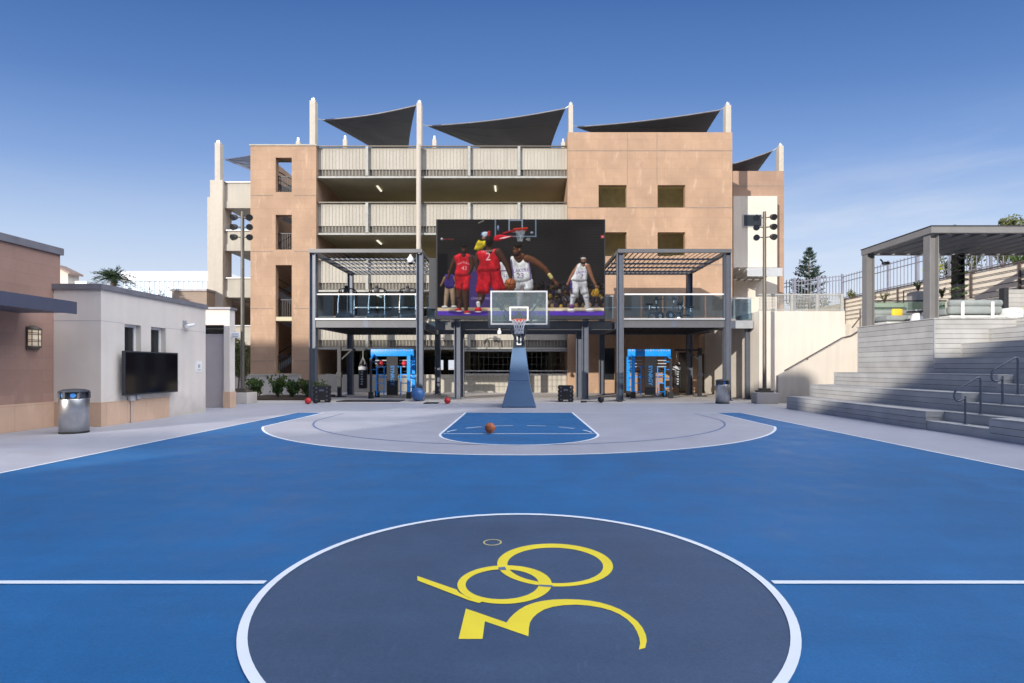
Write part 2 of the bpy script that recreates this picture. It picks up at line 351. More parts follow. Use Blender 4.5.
def shrub(base, h, rad, n, m, label, group=None, name='shrub', stems=9, ls=.16, lw=.07):
    t = thing(name, label, 'shrub', base, 0, group); b = Vector(base); st = MB(); lv = MB()
    for i in range(stems):
        a = random.uniform(0, 6.28); tip = b+Vector((math.cos(a)*rad*random.uniform(.3, 1), math.sin(a)*rad*random.uniform(.3, 1)*.7, h*random.uniform(.6, 1)))
        mid = b.lerp(tip, .5)+Vector((0, 0, h*.12)); st.tube([b, mid, tip], [.02, .015, .006], 'bark', 5, False)
        for k in range(n//stems):
            f = random.uniform(.25, 1.05); p = (b.lerp(mid, f*2) if f < .5 else mid.lerp(tip, f*2-1))+rv()*.07*h
            leaf(lv, p, (tip-b).normalized()+rv()*.7, ls*random.uniform(.6, 1.3), lw*random.uniform(.6, 1.2), m)
    st.build('stem', t); lv.build('foliage', t); return t

# ================================================================== SETTING
CL, BL, RIMY = F*(EYE-.012)/(582-HY), 18.2, 16.63        # centre line, baseline, rim
def sheet(name, pts, z, m): return S(MB().poly([(p[0], p[1], z) for p in pts], m).build(name))
def rect(x0, x1, y0, y1): return [(x0, y0), (x1, y0), (x1, y1), (x0, y1)]
sheet('ground', rect(-1500, 1500, -1500, 1500), 0, 'concrete')
sheet('apron_pavement', rect(-12.4, 10.3, -14, 23.2), .003, 'court_grey')
CT = 2*CL-BL
sheet('court_surface', rect(-7.62, 7.62, CT, BL), .006, 'court_blue')
def arc(cx, cy, r, a0, a1, n=72): return [(cx+r*math.cos(R(a0+(a1-a0)*i/n)), cy+r*math.sin(R(a0+(a1-a0)*i/n))) for i in range(n+1)]
a3 = math.degrees(math.asin(6.70/7.24)); A3 = arc(0, RIMY, 7.24, 270-a3, 270+a3)
sheet('arc_surface', [(-6.7, BL)]+A3+[(6.7, BL)], .008, 'court_grey')
sheet('key_surface', [(-1.83, BL)]+[(-1.83, 12.4)]+arc(0, 12.4, 1.83, 180, 360)+[(1.83, BL)], .010, 'court_blue')
def band(mb, pts, w, z, m, closed=False, side=0):
    P = [Vector((p[0], p[1], 0)) for p in pts]; n = len(P); a = []
    for i, p in enumerate(P):
        d = (P[(i+1) % n if closed else min(i+1, n-1)]-P[(i-1) % n if closed else max(i-1, 0)]).normalized(); q = Vector((-d.y, d.x, 0))
        a.append((p+q*w*(.5+side), p-q*w*(.5-side)))
    for i in range(n if closed else n-1):
        j = (i+1) % n; mb.add([(v.x, v.y, z) for v in (a[i][1], a[j][1], a[j][0], a[i][0])], [(0, 1, 2, 3)], m)
ln = MB()
band(ln, rect(-7.62, 7.62, CT, BL), .06, .012, 'court_white', True)
band(ln, [(-6.7, BL-.04)]+A3+[(6.7, BL-.04)], .06, .012, 'court_white')
for s in (-1, 1): band(ln, [(s*1.83, CL), (s*7.59, CL)], .055, .012, 'court_white')
band(ln, [(-1.83, BL-.04), (-1.83, 12.4)]+arc(0, 12.4, 1.83, 180, 360)+[(1.83, 12.4), (1.83, BL-.04)], .06, .0135, 'court_white')
band(ln, [(-1.78, 12.4), (1.78, 12.4)], .05, .012, 'court_white')
for k in range(6):
    a = 8+k*29; band(ln, arc(0, 12.4, 1.75, a, a+17, 6), .045, .012, 'court_white')
S(ln.build('court_line_marking'))
l2 = MB(); a2 = 80; band(l2, [(-6.02*math.sin(R(a2)), 17.9)]+arc(0, RIMY, 6.02, 270-a2, 270+a2)+[(6.02*math.sin(R(a2)), 17.9)], .05, .011, 'line_blue')
S(l2.build('inner_arc_marking'))
sheet('centre_circle_surface', arc(0, CL, 1.76, 0, 360)[:-1], .008, 'court_slate')
rg = MB(); band(rg, arc(0, CL, 1.772, 0, 360, 120)[:-1], .056, .0135, 'court_white', True); S(rg.build('centre_circle_ring_marking'))
# the 360 emblem painted in the circle
lg = MB(); zl = .0105
def ring2(co, ro, ci, ri, z, m, n=96, a0=0, a1=360):
    for i in range(n):
        t = [R(a0+(a1-a0)*k/n) for k in (i, i+1)]
        o = [(co[0]+ro*math.cos(q), co[1]+ro*math.sin(q), z) for q in t]; p = [(ci[0]+ri*math.cos(q), ci[1]+ri*math.sin(q), z) for q in t]
        lg.add([o[0], o[1], p[1], p[0]], [(0, 1, 2, 3)], m)
ring2((.283, 4.207), .456, (.284, 4.184), .376, zl, 'yellow')
ring2((-.103, 3.812), .338, (-.120, 3.805), .262, zl+.0008, 'yellow')
ring2((-.235, 4.70), .083, (-.235, 4.70), .069, zl, 'yellow_worn', 48)
def gl(pts): return [(G(400+x/3.793, 530+y/3.793).x, G(400+x/3.793, 530+y/3.793).y) for x, y in pts]
def gpoly(pts, z, m):
    bm = bmesh.new(); bm.faces.new([bm.verts.new((p[0], p[1], z)) for p in gl(pts)]); bmesh.ops.triangulate(bm, faces=bm.faces)
    bm.verts.index_update(); lg.add([v.co[:] for v in bm.verts], [[v.index for v in f.verts] for f in bm.faces], m); bm.free()
gpoly([(65, 174), (215, 226), (222, 236), (262, 258), (310, 272), (300, 277), (260, 266), (225, 252), (66, 191)], zl+.0016, 'yellow')
gpoly([(250, 297), (404, 350), (416, 333), (432, 317), (452, 301), (478, 286), (508, 275), (540, 268), (580, 263), (630, 261), (680, 263), (720, 267), (760, 274), (800, 286), (835, 300), (868, 320), (900, 345), (920, 370), (933, 398), (936, 420), (930, 446), (906, 452), (911, 430), (908, 408), (899, 384), (884, 360), (862, 338), (832, 318), (800, 304), (765, 294), (720, 286), (670, 282), (620, 284), (580, 290), (548, 300), (522, 315), (504, 332), (493, 350), (489, 370), (487, 402), (322, 345), (313, 412), (222, 412)], zl, 'yellow')
gpoly([(373, 142), (398, 140), (404, 151), (375, 152)], zl+.0024, 'line_blue'); gpoly([(525, 207), (578, 210), (580, 217), (528, 213)], zl+.0024, 'line_blue')
S(lg.build('court_emblem_marking'))
# hillside on the right, behind the terrace
hb = MB(); prof = [(20.55, 3.0), (20.9, 5.4), (22.5, 6.0), (24.8, 6.5), (30, 7.0), (60, 8.5), (160, 9)]
ys = [-20, 0, 16, 26, 36, 44, 60]
for i in range(len(prof)-1):
    for j in range(len(ys)-1):
        hb.add([(prof[i][0], ys[j], prof[i][1]), (prof[i+1][0], ys[j], prof[i+1][1]), (prof[i+1][0], ys[j+1], prof[i+1][1]), (prof[i][0], ys[j+1], prof[i][1])], [(0, 1, 2, 3)], 'hill')
S(hb.build('hillside'))

# ================================================================== LEFT BUILDINGS
t = thing('tiled_building', 'rose tan tiled building wall carrying the dark cantilever canopy and lantern', 'building', (-12.25, 8, 0))
MB().box((-12.25, 10.5, 0), (-20, 14.15, 4.58), 'tan_left').build('wall', t)
MB().box((-12.19, 10.45, 4.56), (-20, 14.2, 4.74), 'coping').build('coping', t)
MB().box((-12.20, 10.5, .002), (-12.3, 13.945, .67), 'tan_base').build('stone_base', t)
cp = MB(); cp.prism([(-12.249, 10.6, 2.90), (-10.9, 10.6, 2.90), (-10.9, 10.6, 3.14), (-12.249, 10.6, 3.22)], (0, 2.4, 0), 'canopy')
cp.box((-10.86, 10.58, 2.87), (-10.9, 13.02, 3.17), 'canopy'); cp.build('canopy', t)
t = thing('wall_lantern', 'bronze half round lantern with cream glass fixed to the rose tiled wall', 'lamp', (-12.25, 13.32, 2.1))
lt = MB(); lt.lathe((-12.21, 13.32, 2.06), [(.01, .04), (.12, .04), (.15, .04), (.15, .44), (.01, .44)], 'lantern', 20); lt.build('lantern_glass', t)
cg = MB(); cg.box((-12.245, 13.16, 2.0), (-12.20, 13.48, 2.58), 'bronze')
cg.lathe((-12.21, 13.32, 2.0), [(.001, 0), (.06, .01), (.17, .06), (.17, .10), (.001, .10)], 'bronze', 20); cg.lathe((-12.21, 13.32, 2.50), [(.001, 0), (.17, 0), (.17, .04), (.08, .10), (.001, .12)], 'bronze', 20)
for zz in (2.2, 2.24, 2.38, 2.42): cg.lathe((-12.21, 13.32, zz), [(.158, 0), (.166, 0), (.166, .015), (.158, .015), (.158, 0)], 'bronze', 20)
for k in range(8): a = R(k*45-10); cg.bar((-12.21+.16*math.cos(a), 13.32+.16*math.sin(a), 2.08), (-12.21+.16*math.cos(a), 13.32+.16*math.sin(a), 2.52), .012, 'bronze')
cg.build('bronze_cage', t)

t = thing('stucco_building', 'low pale stucco building with two narrow windows and a stone tile base', 'building', (-11.0, 16, 0))
WINS = [(14.78, 15.42, 1.30, 2.78), (15.84, 16.50, 1.30, 2.78)]
w = MB(); w.holed('X', -11.0, -11.3, 13.95, 18.6, 0, 3.62, WINS, 'stucco'); w.box((-12.249, 13.95, 0), (-11.301, 14.2, 3.62), 'stucco'); w.box((-19, 14.2, 0), (-11.302, 18.6, 3.61), 'stucco')
w.box((-12.249, 13.947, 2.785), (-11.003, 13.95, 2.80), 'door_grey'); w.box((-10.997, 13.96, 2.785), (-11.0, 14.77, 2.80), 'door_grey'); w.box((-10.997, 16.52, 2.785), (-11.0, 18.58, 2.80), 'door_grey')
w.build('wall', t)
MB().box((-19, 13.89, 3.62), (-10.94, 18.66, 3.76), 'coping').build('coping', t)
b_ = MB(); b_.box((-12.20, 13.91, .002), (-10.965, 13.948, .64), 'tan_base'); b_.box((-10.965, 13.948, .002), (-10.998, 16.62, .64), 'tan_base'); b_.build('stone_base', t)
for y0, y1, z0, z1 in WINS:
    f = MB(); 
    for (a, c, d, e) in ((y0, y0+.07, z0, z1), (y1-.07, y1, z0, z1), (y0+.07, y1-.07, z0, z0+.07), (y0+.07, y1-.07, z1-.07, z1)): f.box((-11.22, a, d), (-11.15, c, e), 'trim_white')
    fo = f.build('window', t); MB().box((-11.19, y0+.07, z0+.07), (-11.185, y1-.07, z1-.07), 'opening').build('pane', fo)
# second volume with the recessed gate
t2 = thing('gate_house', 'pale stucco portal with a recessed grey door panel beyond the wall television', 'building', (-11.6, 20.4, 0))
p = MB(); p.box((-11.36, 20.4, 0), (-11.14, 20.78, 3.2), 'stucco'); p.box((-14, 20.4, 3.2), (-11.14, 20.78, 3.80), 'stucco'); p.box((-14, 20.62, 0), (-12.35, 20.78, 3.2), 'stucco'); p.build('wall', t2)
MB().box((-14, 20.34, 3.80), (-11.08, 20.84, 3.88), 'coping').build('coping', t2)
MB().box((-12.35, 20.62, 0), (-11.36, 20.70, 2.86), 'door_grey').build('door', t2)
MB().box((-12.35, 20.72, 2.86), (-11.36, 20.76, 3.2), 'opening').build('transom', t2)
MB().box((-11.38, 20.37, .002), (-11.11, 20.81, .62), 'tan_base').build('stone_base', t2)
t = thing('blade_sign', 'small white blade sign projecting from the gate portal', 'sign', (-11.06, 20.5, 2.7))
sg = MB(); sg.bbox((-11.138, 20.48, 2.70), (-10.80, 20.53, 2.92), 'white_paint', .02); sg.build('sign_board', t)
x = MB(); put_text(x, 'RESTROOMS', .05, Matrix.Translation((-10.97, 20.475, 2.85)) @ FACE, 'blue_label'); x.box((-11.08, 20.476, 2.75), (-10.86, 20.479, 2.78), 'sign_grey'); x.build('lettering', t)

t = thing('wall_television', 'large black outdoor television on a bracket below two narrow windows', 'television', (-10.9, 15.6, .79))
MB().bbox((-10.86, 14.48, .79), (-10.78, 16.76, 2.02), 'dark', .012).build('bezel', t)
MB().box((-10.777, 14.52, .83), (-10.776, 16.72, 1.98), 'tvglass').build('screen', t)
MB().box((-10.998, 15.2, 1.1), (-10.861, 16.0, 1.7), 'dark').build('bracket', t)
t = thing('junction_box', 'grey electrical box with conduit running to the ground under the television', 'electrical box', (-10.93, 14.95, 0))
MB().bbox((-10.964, 14.86, .62), (-10.87, 15.04, .78), 'galv', .01).bbox((-10.964, 15.12, .66), (-10.88, 15.26, .8), 'galv', .01).build('box_body', t)
MB().tube([(-10.93, 14.95, .006), (-10.93, 14.95, .62)], .018, 'galv', 8).build('conduit', t)
t = thing('security_camera', 'small grey security camera on the pale stucco wall', 'camera', (-11, 17.4, 3.0))
MB().box((-10.999, 17.33, 2.92), (-10.95, 17.47, 3.1), 'steel_lt').bar((-10.95, 17.4, 3.0), (-10.82, 17.4, 2.97), .05, 'steel_lt').build('mount', t)
MB().tube([(-10.82, 17.62, 2.98), (-10.80, 17.2, 2.90)], .055, 'white_paint', 12).build('camera_body', t)
t = thing('wall_notice', 'white square notice with dark icon near the far end of the stucco wall', 'sign', (-11, 18.2, 1.4))
MB().box((-10.999, 18.04, 1.4), (-10.985, 18.36, 1.78), 'white_paint').build('sign_board', t)
ic = MB(); ic.box((-10.984, 18.14, 1.55), (-10.982, 18.26, 1.67), 'sign_grey').box((-10.984, 18.1, 1.46), (-10.982, 18.3, 1.49), 'sign_grey'); ic.build('icon', t)

def trash(loc, label):
    t = thing('trash_can', label, 'trash can', loc, 0, 'stainless trash cans'); r = .29
    m = L_(); m.lathe((0, 0, 0), [(.001, .0), (r*.95, .0), (r*.95, .05), (r, .05), (r, .80), (r*.97, .82), (.001, .82)], 'stainless', 40); m.build('body', t)
    m = L_(); m.lathe((0, 0, 0), [(r*.985, .0), (r*1.0, .0), (r*1.0, .045), (r*.985, .045)], 'black', 40); m.build('base_ring', t)
    m = L_(); m.lathe((0, 0, .82), [(r*.8, 0), (r*.8, .15), (r*1.02, .15), (r*1.02, .18), (r*.7, .22), (.001, .235)], 'lid', 40)
    for k in range(6): a = R(60*k+30); m.box((math.cos(a)*r*.92-.03, math.sin(a)*r*.92-.03, .82), (math.cos(a)*r*.92+.03, math.sin(a)*r*.92+.03, .975), 'lid')
    m.build('lid', t)
    for a in (-125, -55): 
        m = L_(); xf = Matrix.Rotation(R(a), 4, 'Z') @ Matrix.Translation((r*.815, 0, .90)) @ Matrix.Rotation(R(90), 4, 'Y')
        m.add([xf @ Vector((.055*math.cos(k*.5236), .055*math.sin(k*.5236), 0)) for k in range(12)], [list(range(12))], 'blue_label'); m.build('disc_label', t)
    return t
tc1 = trash((-10.60, 12.63, .004), 'round stainless trash can beside the stone base of the rose tiled wall')
dup(tc1, (8.83, 23.0, .004), .6, 'round stainless trash can under the upper gym deck near the tall lamp post')

# ------------------------------------------------------------------ light poles
def pole(loc, label, rz=0):
    t = thing('light_pole', label, 'light pole', loc, rz, 'court floodlight poles')
    m = L_(); m.bbox((-.43, -.43, 0), (.43, .43, .48), 'concrete', .02); m.build('concrete_plinth', t)
    m = L_(); m.box((-.3, -.3, .48), (.3, .3, .56), 'bronze').box((-.2, -.2, .56), (.2, .2, .66), 'bronze'); m.build('base_plate', t)
    m = L_(); m.tube([(0, 0, .56), (0, 0, 8.35)], [.085, .07], 'bronze', 12); m.build('pole', t)
    for z in (8.08, 7.66, 7.22):
        for s in (-1, 1):
            m = L_(); m.tube([(0, 0, z), (s*.2, -.02, z+.02)], .025, 'bronze', 8); d = Vector((s*.25, -.9, -.35)).normalized(); c = Vector((s*.34, -.03, z+.02))
            m.tube([c-d*.17, c-d*.12, c-d*.02, c+d*.12], [.045, .09, .125, .135], 'bronze', 16, False); m.tube([c-d*.18, c-d*.17], .045, 'bronze', 12)
            h = m.build('lamp_head', t)
            m = L_(); m.tube([c+d*.10, c+d*.105], .125, 'opening', 16); m.build('lens', h)
    return t
pl = pole((-12.05, 23.1, 0), 'tall bronze floodlight pole on a concrete plinth beside the gate portal')
dup(pl, (10.7, 23.1, 0), R(-8), 'tall bronze floodlight pole on a concrete plinth before the cream stair wall')

# ================================================================== BASKETBALL
t = thing('basketball_hoop', 'portable basketball hoop with glass backboard and blue padded stanchion', 'basketball hoop', (0, 20.5, 0))
def loft(mb, secs, m):          # secs: (z, x half width, y0, y1)
    vs = []
    for z, hx, y0, y1 in secs: vs += [(-hx, y0, z), (hx, y0, z), (hx, y1, z), (-hx, y1, z)]
    fs = [(3, 2, 1, 0)]
    for i in range(len(secs)-1):
        for k in range(4): fs.append((i*4+k, i*4+(k+1) % 4, i*4+4+(k+1) % 4, i*4+4+k))
    fs.append(tuple(len(vs)-4+k for k in range(4))); mb.add(vs, fs, m)
m = MB(); loft(m, [(.005, .66, 20.45, 23.0), (.06, .665, 20.44, 23.0), (.9, .43, 20.66, 22.2), (1.02, .42, 20.68, 22.1)], 'pad'); m.build('base_pad', t, .03)
m = MB(); loft(m, [(1.022, .42, 20.69, 21.7), (2.15, .285, 20.95, 21.55), (2.35, .265, 21.0, 21.5)], 'pad'); m.build('upper_pad', t, .03)
m = MB(); loft(m, [(2.35, .23, 21.03, 21.45), (2.95, .2, 20.9, 21.3)], 'pad_dark'); m.box((-.09, 20.88, 2.45), (.09, 20.95, 2.8), 'white_paint'); m.box((-.05, 20.86, 2.5), (.05, 20.9, 2.8), 'pad_dark'); m.build('post', t)
m = MB(); m.bar((0, 21.1, 2.85), (0, 17.2, 3.25), .16, 'pad_dark', .2)
for s in (-1, 1): m.bar((s*.1, 20.9, 2.6), (s*.5, 17.03, 3.3), .05, 'dark'); m.bar((s*.08, 19.2, 3.1), (s*.72, 17.03, 3.75), .04, 'dark')
m.build('arm', t)
bb = MB(); Y0 = 16.98; z0, z1 = 2.93, 4.02
for a, c, d, e in ((-.915, -.865, z0, z1), (.865, .915, z0, z1), (-.865, .865, z0, z0+.05), (-.865, .865, z1-.05, z1)): bb.box((a, Y0-.005, d), (c, Y0+.04, e), 'galv')
bo = bb.build('backboard', t)
MB().box((-.865, Y0+.01, z0+.05), (.865, Y0+.022, z1-.05), 'backboard').build('glass_panel', bo)
m = MB()
for a, c, d, e in ((-.305, -.255, 3.06, 3.51), (.255, .305, 3.06, 3.51), (-.255, .255, 3.06, 3.11), (-.255, .255, 3.46, 3.51)): m.box((a, Y0-.004, d), (c, Y0+.004, e), 'white_paint')
m.build('target_square', bo)
m = MB(); m.box((-.985, Y0-.03, 2.83), (.985, Y0+.06, 2.927), 'pad_dark')
for s in (-1, 1): m.box((s*.918, Y0-.03, 2.928), (s*.985, Y0+.06, 3.37), 'pad_dark')
m.build('edge_padding', bo)
m = MB(); rr = [(.235*math.cos(R(k*12)), RIMY+.235*math.sin(R(k*12)), 3.06) for k in range(31)]; m.tube(rr, .012, 'rim', 8, False)
m.box((-.09, 16.87, 2.99), (.09, 16.975, 3.09), 'rim'); m.build('rim', t)
m = MB(); lv = [(.23, 3.05), (.19, 2.95), (.15, 2.84), (.13, 2.73), (.135, 2.62)]
for k in range(12):
    for s in (1, -1):
        m.tube([(r_*math.cos(R(k*30+s*i*15)), RIMY+r_*math.sin(R(k*30+s*i*15)), z) for i, (r_, z) in enumerate(lv)], .008, 'net', 4, False)
m.build('net', t)
def bball(c, r, label):
    t = thing('basketball', label, 'basketball', c); m = L_(); m.ball((0, 0, r), r, 'ball', 28); m.build('ball_cover', t)
    m = L_(); k = r*1.004
    for nrm in ((1, .2, .1), (.1, .3, 1)):
        n_ = Vector(nrm).normalized(); u = n_.orthogonal().normalized(); v = n_.cross(u)
        m.tube([Vector((0, 0, r))+(u*math.cos(R(a))+v*math.sin(R(a)))*k for a in range(0, 361, 12)], r*.02, 'ball_line', 5, False)
    m.build('seam', t); return t
bball((-.68, 12.45, .017), .122, 'orange basketball lying on the free throw line')

# ================================================================== PARKING GARAGE
GY = 33.0
gar = thing('parking_garage', 'multi storey beige parking garage with tan tiled towers and open decks', 'parking garage', (0, GY, 0))
LV = [(13.38, 15.30), (9.85, 11.80), (6.30, 8.25), (2.72, 4.70)]
X0, X1 = -12.6, 2.99
for i, (zb, zt) in enumerate(LV):
    m = MB(); m.box((X0, GY+.12, zb+.55), (X1, GY+.37, zt-.01), 'panel'); m.build('parapet', gar)
    m = MB(); m.box((X0, GY+.25, zb), (X1, GY+27, zb+.549), 'soffit'); m.box((X0, GY+.2, zb+.06), (X1, GY+.249, zb+.549), 'slab_shade_grey')
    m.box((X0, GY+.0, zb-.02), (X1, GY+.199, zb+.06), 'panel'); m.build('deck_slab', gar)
    m = MB(); x = X0+.1; 
    while x < X1: m.box((x-.008, GY+.098, zb+.17), (x+.008, GY+.114, zt), 'rib'); x += .21
    m.box((X0, GY-.05, zt), (X1, GY+.06, zt+.06), 'bronze'); m.box((X0, GY-.05, zb-.04), (X1, GY-.001, zb+.08), 'mesh')
    for xx in (-9.45, -6.26, -3.1, 0.0): m.box((xx-.08, GY-.1, zb+.1), (xx+.08, GY-.031, zt), 'mesh')
    m.build('guard_screen', gar)
    if i < 3:
        for xx in (-9.2, -1.55): MB().box((xx-.05, GY+1.4, zb-.08), (xx+.05, GY+2.4, zb-.02), 'tube').build('ceiling_light', gar)
m = MB(); m.box((X0, GY+.1, 0), (X1, GY+.35, 1.12), 'panel'); m.build('parapet', gar)
m = MB(); x = -3.4
while x < X1: m.box((x-.006, GY-.03, .1), (x+.006, GY-.01, 2.6), 'slab_shade_grey'); x += .30
for z in (1.15, 1.35, 2.6): m.box((-3.4, GY-.05, z-.035), (X1, GY-.031, z+.035), 'steel_lt')
for z in (.4, .8, 1.75, 2.2): m.box((-3.4, GY-.009, z-.006), (X1, GY+.001, z+.006), 'slab_shade_grey')
m.build('guard_screen', gar)
for xx, r in ((-6.2, .15),): MB().tube([(xx, GY-.25, 0), (xx, GY-.25, 15.3)], r, 'mast', 16).build('column', gar)
for xx in (-12, -8, -4, 0, 2.5):
    for yy in (GY+8, GY+16, GY+25): MB().box((xx-.25, yy-.25, 0), (xx+.25, yy+.25, 13.3), 'soffit').build('inner_column', gar)
m = MB(); 
for z0, z1 in ((6.2, 8.1), (9.8, 11.7)): m.box((X0-6, GY+27, z0), (X1+10, GY+27.3, z1), 'panel')
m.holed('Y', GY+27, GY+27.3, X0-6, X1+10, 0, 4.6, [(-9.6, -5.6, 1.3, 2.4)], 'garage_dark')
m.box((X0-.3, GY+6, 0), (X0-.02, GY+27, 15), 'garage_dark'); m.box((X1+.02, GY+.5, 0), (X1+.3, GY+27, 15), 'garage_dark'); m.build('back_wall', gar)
# stair tower
TX0, TX1, TY, TT = -16.62, -12.56, 32.8, 15.28
sl = [(W(275.6, 0, TY).x, W(291.8, 0, TY).x)]; SX0, SX1 = sl[0]
zz = lambda py, Y=TY: EYE-(py-HY)*Y/F
HOL = [(SX0, SX1, zz(192), zz(157.6)), (SX0, SX1, zz(249.6), zz(214.8)), (SX0, SX1, 1.2, zz(265))]
m = MB(); m.holed('Y', TY, TY+.4, TX0, TX1, 0, TT, HOL, 'tan')
m.box((TX0, TY+.401, 0), (TX0+.35, TY+5.5, TT), 'tan'); m.box((TX1-.3, TY+.401, 0), (TX1, TY+5.5, TT), 'tan'); m.box((TX0+.351, TY+5.1, 0), (TX1-.301, TY+5.5, 12.2), 'panel')
for py in (195.4, 251.5, 308.5, 361): m.box((TX0-.004, TY-.006, zz(py)-.03), (SX0-.15, TY-.001, zz(py)+.03), 'joint'); m.box((SX1+.15, TY-.006, zz(py)-.03), (TX1+.004, TY-.001, zz(py)+.03), 'joint')
m.box((TX0-.05, TY-.05, TT), (TX1+.05, TY+.45, TT+.08), 'panel')
tw = m.build('stair_tower', gar)
for k, (zl0, zh) in enumerate(((1.2, 4.7), (4.7, 8.3), (8.3, 11.8), (11.8, 15.0))):
    m = MB(); s = 1 if k % 2 == 0 else -1
    xa, xb = (TX0+.5, TX1-.4) if s > 0 else (TX1-.4, TX0+.5)
    m.bar((xa, TY+1.6, zl0), (xb, TY+1.6, (zl0+zh)/2+.2), .12, 'steel_lt', .35); MB().bar((xb, TY+3.4, (zl0+zh)/2+.2), (xa, TY+3.4, zh), .12, 'steel_lt', .35).build('stair_flight', tw)
    for q in (.45, .95): MB().bar((xa, TY+1.55, zl0+q), (xb, TY+1.55, (zl0+zh)/2+.2+q), .05, 'dark').build('stair_rail', tw)
    MB().box((TX0+.36, TY+.6, zh-.25), (TX1-.31, TY+1.3, zh-.02), 'soffit').build('landing', tw)
    m.build('stair_flight', tw)
m = MB()
for (a, c, zb, zt) in HOL:
    zb2 = max(zb, 1.2); n = 9
    levels = (zb2,) if zt-zb < 4 else (zb2, 4.72)
    for zl0 in levels:
        m = MB()
        for k in range(n): xx = a+(c-a)*(k+.5)/n; m.box((xx-.012, TY+.30, zl0), (xx+.012, TY+.324, zl0+1.05), 'dark')
        m.box((a, TY+.29, zl0+1.05), (c, TY+.335, zl0+1.1), 'dark'); m.build('stair_guard', tw)
MB().box((SX0, TY+.02, 4.45), (SX1, TY+.38, 4.70), 'soffit').build('landing', tw)
# tiled block
BX0, BX1, BY, BT = 2.99, 13.12, 32.6, 16.03
wb = [(W(a, 0, BY).x, W(c, 0, BY).x) for a, c in ((598.6, 626.7), (657.6, 685.3))]
zb = lambda py: EYE-(py-HY)*BY/F
HB = [(a, c, zb(q), zb(p_)) for a, c in wb for p_, q in ((185, 207.6), (232.2, 256))]
HB += [(W(599.5, 0, BY).x, W(615, 0, BY).x, .8, 2.76), (W(679, 0, BY).x, W(690, 0, BY).x, .0, 2.5), (W(701, 0, BY).x, W(719, 0, BY).x, 0, 2.5)]
m = MB(); m.holed('Y', BY, BY+.35, BX0, BX1, 0, BT, HB, 'tan')
m.box((BX0, BY+.351, 0), (BX0+.3, BY+12, BT), 'tan'); m.box((BX1-.3, BY+.351, 0), (BX1, BY+12, BT), 'tan')
for py in (150.6, 207.6, 264.5, 322): 
    xs = [BX0-.003]+([v for h in HB[:4:2] for v in ()])+[BX1+.003]
    if abs(py-207.6) < 1: xs = [BX0-.003, wb[0][0], wb[0][1], wb[1][0], wb[1][1], BX1+.003]
    for k in range(0, len(xs), 2): m.box((xs[k], BY-.006, zb(py)-.035), (xs[k+1], BY-.001, zb(py)+.035), 'joint')
for px, py0, py1 in ((627.4, 133, 149.8), (627.4, 151.6, 184), (657, 133, 149.8), (657, 151.6, 184)): m.box((W(px, 0, BY).x-.02, BY-.005, zb(py1)), (W(px, 0, BY).x+.02, BY-.001, zb(py0)), 'joint')
blk = m.build('tiled_block', gar)
m = MB(); m.box((BX0+.3, BY+2.6, .0), (BX1-.3, BY+2.9, BT-1), 'room')
for z in (3.3, 7.8, 11.0, 13.4): m.box((BX0+.3, BY+.36, z), (BX1-.3, BY+2.59, z+.25), 'room')
m.build('inner_room', blk)
for k in (4, 5): a, c, q, p_ = HB[k]; MB().box((a+.002, BY+.2, q+.002), (c-.002, BY+.24, p_-.002), 'opening').build('window', blk)
a, c, q, p_ = HB[6]; dd = MB(); dd.box((a+.08, BY+.2, .002), (c-.08, BY+.26, p_-.08), 'door_brown'); dd.build('door', blk)
m = MB()
for (u0, u1, v0, v1) in ((a, a+.08, 0, p_), (c-.08, c, 0, p_), (a+.08, c-.08, p_-.08, p_)): m.box((u0+.002, BY+.02, v0+.002), (u1-.002, BY+.3, v1-.002), 'soffit')
m.build('door_frame', blk)
# left wing, further back
LY = 38.0
m = MB(); m.box(W(210, 180, LY), (W(222.6, 0, LY).x, LY+1.2, 0), 'mast'); m.box(W(207.3, 197, LY+.2), (W(209.9, 0, LY).x, LY+1.2, 0), 'mast'); lw_ = m.build('side_wing', gar)
for (p0, p1) in ((181.5, 207), (230, 250), (278, 297), (326, 345)):
    a = W(222.8, p0, LY); c = W(252, p1, LY)
    m = MB(); m.box((a.x, LY+.3, c.z+.5), (c.x, LY+.55, a.z), 'panel'); m.box((a.x, LY+.25, c.z), (c.x, LY+9, c.z+.49), 'panel'); m.box((a.x, LY+.2, a.z), (c.x, LY+.6, a.z+.08), 'steel_lt'); m.build('parapet', lw_)
m = MB(); m.box((-21.2, LY+9.2, 0), (-15, LY+9.5, 7.2), 'tan_wing_shaded'); m.box((-19.9, LY+9.15, 5.3), (-19.0, LY+9.19, 6.8), 'office_white'); m.bar((-21.2, LY+5, 10.2), (-16, LY+5, 7.4), .25, 'panel', .4); m.bar((-21.2, LY+4, 8.7), (-16, LY+4, 6.1), .12, 'dark'); m.build('ramp', lw_)
